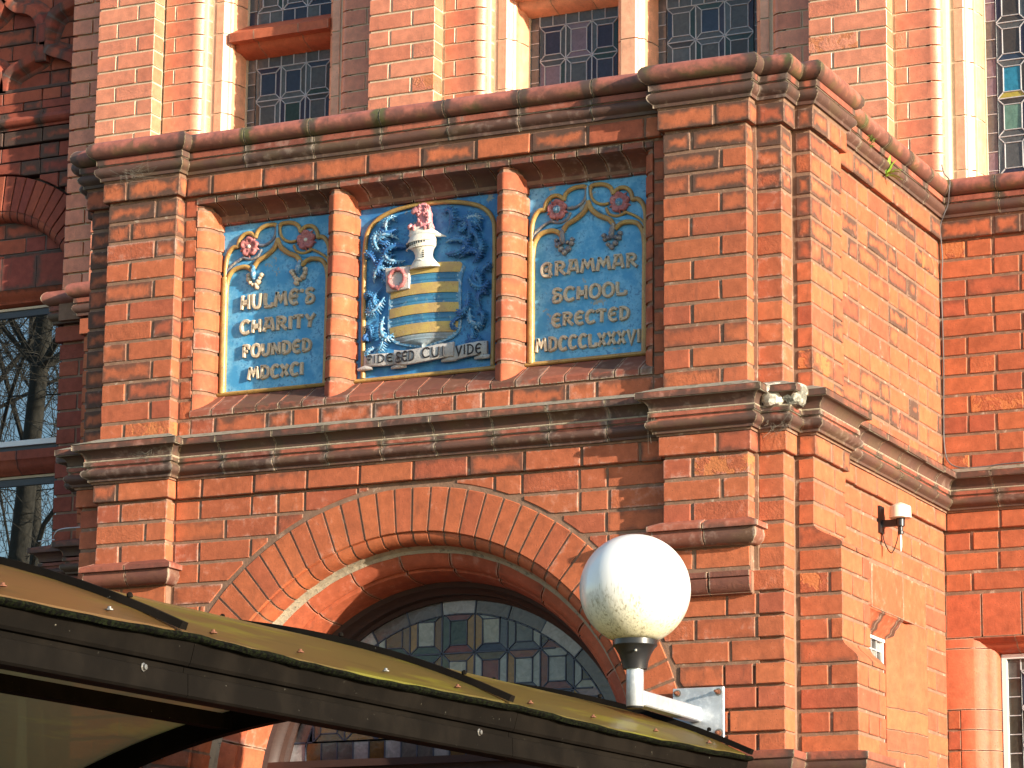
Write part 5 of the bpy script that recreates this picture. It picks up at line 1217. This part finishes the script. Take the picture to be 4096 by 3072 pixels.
# mantling: curling acanthus leaves
def acanthus(x, z, ang, size, turn, mat):
    n = 15; P = []; px, pz = x, z; a = ang
    for k in range(n):
        t = k/(n-1); P.append((min(max(px, cc-.240), cc+.292), PY-.006-.020*math.sin(math.pi*min(1, t*.9+.10))-.006*t, min(max(pz, 2.80), 3.352))); st = size*.115*(1-.55*t); px += math.cos(a)*st; pz += math.sin(a)*st; a += turn*(.06+.95*t*t)
    g = Geo(); tube(g, P, [size*(.018+.060*math.sin(math.pi*min(1, .10+.86*k/(n-1)))**1.2) for k in range(n)], 8, flat=.9); o = make('acanthus_leaf', g, mat, pc, smooth=60)
    for k in range(1, n-1):          # crimped lobes on both edges, larger on the outer one
        d = Vector((P[k+1][0]-P[k-1][0], 0, P[k+1][2]-P[k-1][2]))
        if d.length < 1e-4: continue
        d.normalize(); q = Vector(P[k]); env = math.sin(math.pi*(.15+.75*k/n))
        for sgn, sc in ((1, .19), (-1, .12)):
            if sgn < 0 and k % 2: continue
            s = Vector((d.z, 0, -d.x))*(sgn if turn > 0 else -sgn); L = size*sc*env*random.uniform(.8, 1.2)
            e1 = q+s*L*.55+d*L*.15; e2 = q+s*L+d*L*.45; g = Geo(); tube(g, [q, (e1.x, q.y-.003, e1.z), (e2.x, PY-.005, e2.z)], [size*.035, size*.042*env+.0006, size*.008], 6, flat=.8); make('leaf_lobe', g, mat if random.random() < .8 else 'relief', o, smooth=60)
Z_ = ZS
spec = [(-.105, 3.245, 150, .10, 1, 1), (-.155, 3.262, 100, .085, -1, 1), (-.06, 3.205, 165, .12, 1, 0), (-.175, 3.190, 130, .10, -1, 1), (-.12, 3.185, 200, .11, 1, 0), (-.075, 3.155, 185, .10, -1, 1), (-.20, 3.135, 100, .09, 1, 0), (-.21, 3.08, 80, .08, -1, 1), (-.175, 3.06, 230, .09, 1, 0),
        (-.165, 3.02, 250, .10, -1, 1), (-.19, 2.985, 110, .08, 1, 0), (-.20, 2.95, 120, .07, -1, 0), (-.165, 2.94, 260, .11, 1, 1), (-.215, 2.90, 240, .09, -1, 0), (-.165, 2.87, 280, .08, -1, 1), (-.22, 2.845, 70, .07, 1, 0), (-.18, 2.82, 190, .07, 1, 1), (-.215, 3.215, 60, .08, -1, 1), (-.13, 3.145, 230, .09, 1, 0),
        (.11, 3.245, 60, .11, 1, 0), (.15, 3.27, 20, .10, -1, 0), (.10, 3.21, 10, .12, -1, 0), (.17, 3.245, 60, .10, -1, 1), (.20, 3.20, 70, .11, 1, 0), (.245, 3.17, 90, .09, 1, 0), (.10, 3.165, -10, .11, 1, 0), (.16, 3.14, 30, .10, -1, 0), (.22, 3.115, 40, .10, 1, 0), (.255, 3.24, 110, .09, 1, 0),
        (.20, 3.07, -60, .11, 1, 0), (.25, 3.05, 60, .09, -1, 0), (.20, 3.01, -80, .11, -1, 0), (.255, 2.99, 80, .09, 1, 0), (.21, 2.95, -90, .11, 1, 1), (.26, 2.92, 110, .09, -1, 0), (.21, 2.88, -60, .09, -1, 0), (.255, 2.85, 60, .08, 1, 0), (.20, 2.84, -60, .07, 1, 0), (-.11, 3.29, 210, .08, -1, 0), (.135, 3.31, 330, .08, 1, 0), (.215, 3.30, 250, .08, -1, 0), (-.20, 3.27, 300, .07, 1, 0), (.24, 3.10, 250, .08, 1, 0), (.185, 2.91, 200, .07, 1, 0)]
for x, z, a, s, t, lt in spec: acanthus(cc+x, z*ZS, R(a), s, t, 'relief_light' if lt else 'relief')
# motto scroll
def scrollband(pts, hh, mat='scroll', name='scroll_fold', y=PY-.024):
    g = Geo(); rr = []
    for x, z, dy in pts: rr.append([(x, y-dy, (z+hh)*ZS), (x, y-dy-.003, (z+hh-.004)*ZS), (x, y-dy-.003, (z-hh+.004)*ZS), (x, y-dy, (z-hh)*ZS), (x, y-dy+.012, (z-hh)*ZS), (x, y-dy+.012, (z+hh)*ZS)])
    loft(g, rr); return make(name, g, mat, pc, smooth=50)
sm = lambda P: [tuple(v) for v in smoothpath(P, 4)]
scrollband(sm([(cc-.244, 2.770, -.004), (cc-.20, 2.768, .004), (cc-.15, 2.766, .004), (cc-.098, 2.768, -.006)]), .024)
scrollband(sm([(cc-.108, 2.772, .004), (cc-.06, 2.764, .012), (cc+.02, 2.768, .014), (cc+.10, 2.776, .012), (cc+.150, 2.780, .006)]), .028)
scrollband(sm([(cc+.142, 2.762, -.002), (cc+.19, 2.768, .006), (cc+.25, 2.774, .006), (cc+.290, 2.774, 0)]), .026)
for x, z, s in ((cc-.238, 2.738, -1), (cc-.09, 2.733, 1), (cc+.128, 2.740, -1), (cc+.27, 2.738, 1)):
    g = Geo(); tube(g, [(x-.035, PY-.016, z*ZS), (x, PY-.022, (z+.003)*ZS), (x+.030, PY-.018, (z+.002)*ZS)], [.006, .011, .008], 8, flat=.8); make('scroll_curl', g, 'scroll', pc, smooth=60)
text('FIDE', cc-.228, cc-.112, 2.754*ZS, 2.786*ZS, PY-.030, .004, pc, 'ink', hw=.0026)
text('SED', cc-.096, cc-.012, 2.747*ZS, 2.786*ZS, PY-.040, .004, pc, 'ink', hw=.0030)
text('CUI', cc+.018, cc+.118, 2.753*ZS, 2.792*ZS, PY-.040, .004, pc, 'ink', hw=.0030)
text('VIDE', cc+.160, cc+.272, 2.752*ZS, 2.790*ZS, PY-.033, .004, pc, 'ink', hw=.0028)

# ================================================================ GLOBE LAMP
LX, LY, LZ, LR = -4.3227, 9.919, 1.7026, .1917
lamp = thing('globe_wall_lamp', (-4.31, 10.47, 1.34), 'large white globe lamp streaked with dirt on a galvanised bracket by the arch', 'lamp')
rings = [(max(.001, LR*math.sin(R(a))), LZ+LR*math.cos(R(a))) for a in range(0, 157, 6)]
g = Geo(); lathe(g, rings, LX, LY, 64); make('globe', g, 'globe', lamp, smooth=80)
g = Geo(); lathe(g, [(.060, 1.545), (.077, 1.545), (.077, 1.509), (.074, 1.505), (.070, 1.503), (.055, 1.478), (.046, 1.452), (.0425, 1.428), (.030, 1.427)], LX, LY, 40); col = make('collar', g, 'blackplastic', lamp, smooth=35)
g = Geo(); lathe(g, [(.0005, 1.4875), (.005, 1.4875), (.005, 1.4805), (.0005, 1.4805)], LX+.03, LY-.062, 10); make('screw', g, 'boltgrey', col)
g = Geo(); lathe(g, [(.0285, 1.300), (.0300, 1.302), (.0300, 1.436), (.0285, 1.436)], LX, LY, 32); make('post', g, 'galv', lamp, smooth=40)
g = Geo(); lathe(g, [(.001, 1.293), (.026, 1.293), (.0285, 1.297), (.0285, 1.303), (.001, 1.303)], LX, LY, 32); make('end_cap', g, 'blackplastic', lamp, smooth=40)
g = Geo(); cbox(g, LX-.024, LX+.026, LY+.022, 10.458, 1.305, 1.357, c=.004, j=0, tilt=0); make('arm', g, 'galv', lamp)
g = Geo(); cbox(g, -4.410, -4.214, 10.458, 10.470, 1.246, 1.428, c=.0015, j=0, tilt=0); plate = make('wall_plate', g, 'galv', lamp)
def bolt(x, y, z, parent, mat='rust', washer='boltgrey', r_=.009, L=.028):
    g = Geo(); ra = [[(x+rad*math.cos(q), yy, z+rad*math.sin(q)) for q in [2*math.pi*m/6 for m in range(6)]] for rad, yy in ((r_, y), (r_, y-.010), (r_*.6, y-.0105), (r_*.55, y-L), (.0005, y-L-.001))]
    loft(g, ra); b_ = make('bolt', g, mat, parent)
    g = Geo(); ra = [[(x+rad*math.cos(q), yy, z+rad*math.sin(q)) for q in [2*math.pi*m/16 for m in range(16)]] for rad, yy in ((r_*1.5, y+.002), (r_*1.5, y-.0015), (.001, y-.002))]
    loft(g, ra); make('washer', g, washer, b_)
bolt(-4.391, 10.458, 1.410, plate); bolt(-4.234, 10.458, 1.409, plate, L=.034); bolt(-4.232, 10.458, 1.262, plate, r_=.011); bolt(-4.391, 10.458, 1.264, plate)

# ================================================================ CANOPY
can = thing('entrance_canopy', (-5.49, 7.0, -1.6), 'curved bronze plastic entrance canopy with mossy dark metal eaves beam leading to the arch', 'canopy')
VX, VR, RISE = -5.49, 3.45, 1.474
def vault(x, off=0.0): d = x-VX; return RISE-(VR-math.sqrt(VR*VR-d*d))+off
def slope(y): return -.018*(10.36-y)       # falls gently away from the wall
bars_y = [2.90, 4.73, 6.56, 8.40, 10.32]
for k in range(4):
    y0, y1 = bars_y[k], bars_y[k+1]; ny, nx = 16, 24; g = Geo(); top = []
    for i in range(ny+1):
        t = i/ny; y = y0+(y1-y0)*t; row = []
        for m in range(nx+1):
            edge_ = math.sin(math.pi*t); x = -4.062-(2.856)*m/nx
            s = m/nx; sag = -.012*math.sin(math.pi*t)*(1 if s < .02 else math.exp(-s*14)); x2 = x-(.012*(1-edge_) if m == 0 else 0)
            row.append((x2, y, vault(max(min(x, -4.0), -6.98))+slope(y)+sag+.004))
        top.append(row)
    bot = [[(p[0], p[1], p[2]-.007) for p in r_] for r_ in top]; b = bk(0, 0)
    F = lambda *q: g.face(list(q), [(.5, .5)]*4, (1, 1), b)
    for i in range(ny):
        for m in range(nx): F(top[i][m], top[i+1][m], top[i+1][m+1], top[i][m+1]); F(bot[i][m], bot[i][m+1], bot[i+1][m+1], bot[i+1][m])
        F(top[i][0], bot[i][0], bot[i+1][0], top[i+1][0]); F(top[i][nx], top[i+1][nx], bot[i+1][nx], bot[i][nx])
    for m in range(nx): F(top[0][m], top[0][m+1], bot[0][m+1], bot[0][m]); F(top[ny][m], bot[ny][m], bot[ny][m+1], top[ny][m+1])
    make('roof_sheet', g, 'sheet', can, smooth=40)
def arcbar(name, y, x0, x1, w_, h0, h1, mat, n=28):
    g = Geo(); rr = []
    for m in range(n+1):
        x = x0+(x1-x0)*m/n; z = vault(x)+slope(y); d = (x-VX)/VR; nx_, nz_ = d, math.sqrt(1-d*d)
        rr.append([(x+nx_*h, y+s*w_, z+nz_*h) for s, h in ((-1, h0), (-.8, h1), (.8, h1), (1, h0))])
    loft(g, rr); return make(name, g, mat, can, smooth=40)
for y in bars_y:
    bb = arcbar('glazing_bar', y, -4.060, -6.90, .016, .004, .023, 'frame')
    arcbar('rib', y, -4.12, -6.88, .024, -.085, -.004, 'frame')
    for m in range(7):
        x = -4.22-.42*m; z = vault(x)+slope(y)+.030
        for s in (-.05,): pass
        g = Geo(); lathe(g, [(.008, z-.006), (.008, z+.002), (.004, z+.006), (.0005, z+.006)], x+.006, y, 8); make('screw', g, 'boltgrey' if m == 3 else 'frame', bb)
for k in range(4):
    for t in (.12, .36, .62, .86):
        y = bars_y[k]+(bars_y[k+1]-bars_y[k])*t; x = -4.105; z = vault(x)+slope(y)+.002
        g = Geo(); lathe(g, [(.010, z+.0), (.010, z+.003), (.005, z+.004), (.0045, z+.009), (.0005, z+.009)], x, y, 8); make('fixing', g, 'rust' if random.random() < .8 else 'boltgrey', can)
def beam(name, secs, y0, y1, mat, parent, kinds=None):
    g = Geo(); loft(g, [[(x, y, z+slope(y)) for x, z in secs] for y in (y0, y1)]); return make(name, g, mat, parent)
ey = 1.158
for s in (1, -1):
    X = lambda x: VX+s*(x-VX)
    prof = [(-4.125, ey), (-4.085, ey), (-4.082, ey-.010), (-4.094, ey-.060), (-4.100, ey-.068), (-4.112, ey-.070), (-4.114, ey-.084), (-4.100, ey-.088), (-4.098, ey-.140), (-4.104, ey-.146), (-4.165, ey-.146), (-4.165, ey)]
    cuts = [2.95, 4.83, 6.66, 8.50, 10.36] if s == 1 else [2.95, 10.36]
    for a, b_ in zip(cuts[:-1], cuts[1:]): bm = beam('eaves_beam', [(X(x), z) for x, z in prof], a, b_-.003, 'frame', can)
    g = Geo(); n = 90; rr = []
    for i in range(n+1):
        y = 2.96+(10.35-2.96)*i/n; z = ey+slope(y)-.006-.010*abs(math.sin((y-3.02)/1.825*math.pi)); q = random.uniform(-.0022, .0022)
        rr.append([(X(-4.064), y, z+.012+q), (X(-4.058), y, z+.004), (X(-4.064), y, z-.004+q), (X(-4.086), y, z-.006), (X(-4.09), y, z+.012)])
    loft(g, rr); make('mossy_edge_trim', g, 'mossedge', can, smooth=50)
    for y, z in ((6.45, .995), (8.27, 1.030), (4.6, .965), (10.1, 1.06)) if s == 1 else ():
        g = Geo(); rr = [[(-4.098+d, y+rad*math.cos(q), z+rad*math.sin(q)) for q in [2*math.pi*m/8 for m in range(8)]] for rad, d in ((.011, 0), (.011, .002), (.007, .003), (.007, .009), (.001, .010))]
        loft(g, rr); make('bolt', g, 'boltgrey', can, smooth=35)
beam('purlin', [(-6.14, 1.335), (-6.14, 1.390), (-6.20, 1.390), (-6.20, 1.335)], 3.0, 10.30, 'frame', can)
for x, y in ((-4.13, 3.2), (-6.85, 3.2), (-4.13, 5.3), (-6.85, 5.3)):
    g = Geo(); cbox(g, x-.035, x+.035, y-.035, y+.035, -1.6, ey+slope(y)-.14, c=.004, j=0, tilt=0); make('post', g, 'frame', can)
g = Geo(); cbox(g, -6.640, -6.553, 10.470, 10.478, 1.255, 1.296, c=.001, j=0, tilt=0); br = make('wall_bracket', g, 'galv', can)
bolt(-6.585, 10.470, 1.275, br, mat='boltgrey')

# ================================================================ SMALL THINGS
sen = thing('light_sensor', (XS2, 11.6, 2.2), 'small cream topped light sensor with black body and cable on the porch side wall', 'sensor')
SX, SY = -3.900, 11.505
g = Geo(); lathe(g, [(.001, 2.250), (.016, 2.245), (.040, 2.233), (.0415, 2.228), (.0425, 2.196), (.043, 2.188), (.030, 2.186)], SX, SY, 32); make('cap', g, 'cream', sen, smooth=30)
g = Geo(); lathe(g, [(.0165, 2.190), (.0175, 2.186), (.0165, 2.156), (.010, 2.153), (.0095, 2.138), (.0115, 2.136), (.0115, 2.126), (.006, 2.123)], SX, SY, 24); make('body', g, 'blackplastic', sen, smooth=35)
g = Geo(); lathe(g, [(.0035, 2.124), (.0052, 2.10), (.0048, 2.075), (.001, 2.057)], SX, SY, 12); make('probe', g, 'white', sen, smooth=60)
g = Geo(); box(g, XS2+.001, SX-.012, SY+.0, SY+.012, 2.158, 2.185); box(g, XS2, XS2+.010, SY-.02, SY+.03, 2.135, 2.240); make('bracket', g, 'blackplastic', sen)
g = Geo(); tube(g, smoothpath([(SX-.012, SY+.008, 2.158), (SX-.014, SY+.01, 2.120), (SX-.030, SY+.014, 2.075), (SX-.045, SY+.018, 2.058), (SX-.060, SY+.016, 2.075), (SX-.072, SY+.010, 2.11), (SX-.075, SY+.006, 2.140)], 5), .0021, 6); make('cable_loop', g, 'blackplastic', sen, smooth=60)
# fern and moss rooted in the cornice
def frond(g, o, d, L, w_, droop, n=9):
    P = []; p = Vector(o); v = Vector(d).normalized()
    for k in range(n+1): P.append(p.copy()); p = p+v*L/n; v = (v+Vector((0, 0, -droop/n))).normalized()
    side = Vector(d).cross(Vector((0, 0, 1)))
    if side.length < .1: side = Vector((0, 1, 0))
    side.normalize()
    for k in range(n):
        t = k/n; a = w_*math.sin(math.pi*(.12+.86*t))*(1+.25*(k % 2)); b_ = w_*math.sin(math.pi*(.12+.86*min(1, t+1/n)))*(1-.0)
        A, B_, = P[k], P[k+1]; lift = Vector((0, 0, .25*w_))
        g.face([A, A+side*a+lift, B_+side*b_*.8+lift, B_], [(.5, .5)]*4, (1, 1), (.5, 0, 0, 0)); g.face([A, B_, B_-side*b_*.8+lift, A-side*a+lift], [(.5, .5)]*4, (1, 1), (.5, 0, 0, 0))
fern = thing('fern', (-3.95, 11.56, 3.585), 'small bright green fern growing from the joint under the side cornice', 'fern')
for d, L, w_, dr in (((.25, -.15, 1), .085, .011, .3), ((.35, .05, .9), .075, .010, .9), ((.45, .35, .75), .075, .009, 1.3), ((.5, .1, .55), .065, .009, 1.6), ((.55, -.35, .5), .055, .008, 1.5), ((.5, .5, .3), .075, .008, 1.2), ((.4, -.1, .8), .05, .008, .9), ((.55, .3, .15), .06, .007, 1.6)):
    g = Geo(); frond(g, (-3.955, 11.565, 3.580), d, L, w_, dr); make('frond', g, 'leaf', fern)
g = Geo(); 
for k in range(70):
    o_ = Vector((-3.942+random.gauss(0, .006), 11.345+random.gauss(0, .012), 3.668+random.gauss(0, .014))); frond(g, o_, (random.uniform(.2, 1), random.uniform(-.8, .8), random.uniform(-.3, 1)), .012, .004, .8, 2)
mo = make('moss_tuft', g, 'moss', None); tagged(mo, 'small tuft of pale green moss hanging under the side coping roll', 'moss')
# cobwebs in the angles of the cornice
def web(c, r_, n, name, label):
    g = Geo()
    for k in range(n):
        a = Vector(c)+Vector([random.gauss(0, s) for s in r_]); b_ = Vector(c)+Vector([random.gauss(0, s) for s in r_]); m = (a+b_)/2+Vector((0, 0, -random.uniform(0, .02)))
        tube(g, [a, m, b_], .00035, 3)
    tagged(make(name, g, 'web', None), label, 'cobweb')
web((-6.72, 10.375, 3.60), (.05, .01, .02), 40, 'cobweb', 'dusty cobweb tangled under the cornice of the left pilaster')
web((-4.46, 10.40, 2.41), (.02, .012, .035), 32, 'cobweb', 'grey cobweb at the left end of the right pilaster string course')
web((-4.0, 10.47, 2.37), (.035, .02, .03), 60, 'cobweb', 'grey cobweb across the broken corner of the string course')
web((-6.60, 10.385, 2.45), (.05, .01, .012), 32, 'cobweb', 'dusty cobweb in the string course over the left pilaster')

# ================================================================ GROUND, TREES THAT SHOW IN THE WINDOW REFLECTIONS
g = Geo(); g.face([(-300, -300, -1.6), (300, -300, -1.6), (300, 300, -1.6), (-300, 300, -1.6)], [(0, 0), (1, 0), (1, 1), (0, 1)], (1, 1), (.5, 0, 0, 0)); make('ground', g, 'asphalt', None, kind='structure')
def tree(x, y, h, rad, seed, label, lean=(0, 0), deep=5):
    rnd = random.Random(seed); t = thing('bare_tree', (x, y, -1.6), label, 'tree', 'bare trees reflected in the bay windows'); tr = Geo(); br = Geo()
    def grow(p, d, L, r_, depth):
        n = 4; P = [p.copy()]; v = d.copy()
        for k in range(n): v = (v+Vector([rnd.gauss(0, .10 if depth else .035) for _ in range(3)])+Vector((0, 0, .05 if depth else 0))).normalized(); P.append(P[-1]+v*L/n)
        G = tr if depth == 0 else br
        tube(G, P, [max(.006, r_*(1-(.35 if depth else .65)*k/n)) for k in range(n+1)], 10 if depth == 0 else (6 if depth < 3 else 3))
        if depth >= deep: return
        for c in range((14 if depth == 0 else (4 if depth < 4 else 3))):
            f = rnd.uniform(.35, 1) if depth else rnd.uniform(.30, 1); q = P[int(f*n)]; ax = Vector([rnd.gauss(0, 1) for _ in range(3)]); ax = ax-ax.dot(v)*v; ax.normalize()
            nd = (v*rnd.uniform(.5, 1.0)+ax*rnd.uniform(.6, 1.1)).normalized(); grow(q, nd, L*rnd.uniform(.50, .72), r_*.65*(rnd.uniform(.22, .42) if depth == 0 else rnd.uniform(.35, .6)), depth+1)
    grow(Vector((x, y, -1.8)), Vector((lean[0], lean[1], 1)).normalized(), h, rad, 0)
    make('trunk', tr, 'bark', t, smooth=60); make('crown', br, 'bark', t)
def behind(dist, ang):      # a spot in the school yard, seen from the bay window
    a = R(214.7+ang); return (-8.71+dist*math.sin(a), 12.585+dist*math.cos(a))
tree(*behind(41, .12), 19, .30, 3, 'thick bare tree trunk mirrored in the lower bay window', (.004, .002), 6)
tree(*behind(58, -.75), 21, .26, 5, 'slender bare tree mirrored in the upper bay window', (.02, 0))
tree(*behind(50, 1.1), 20, .24, 8, 'twiggy bare tree mirrored at the edge of the bay windows')
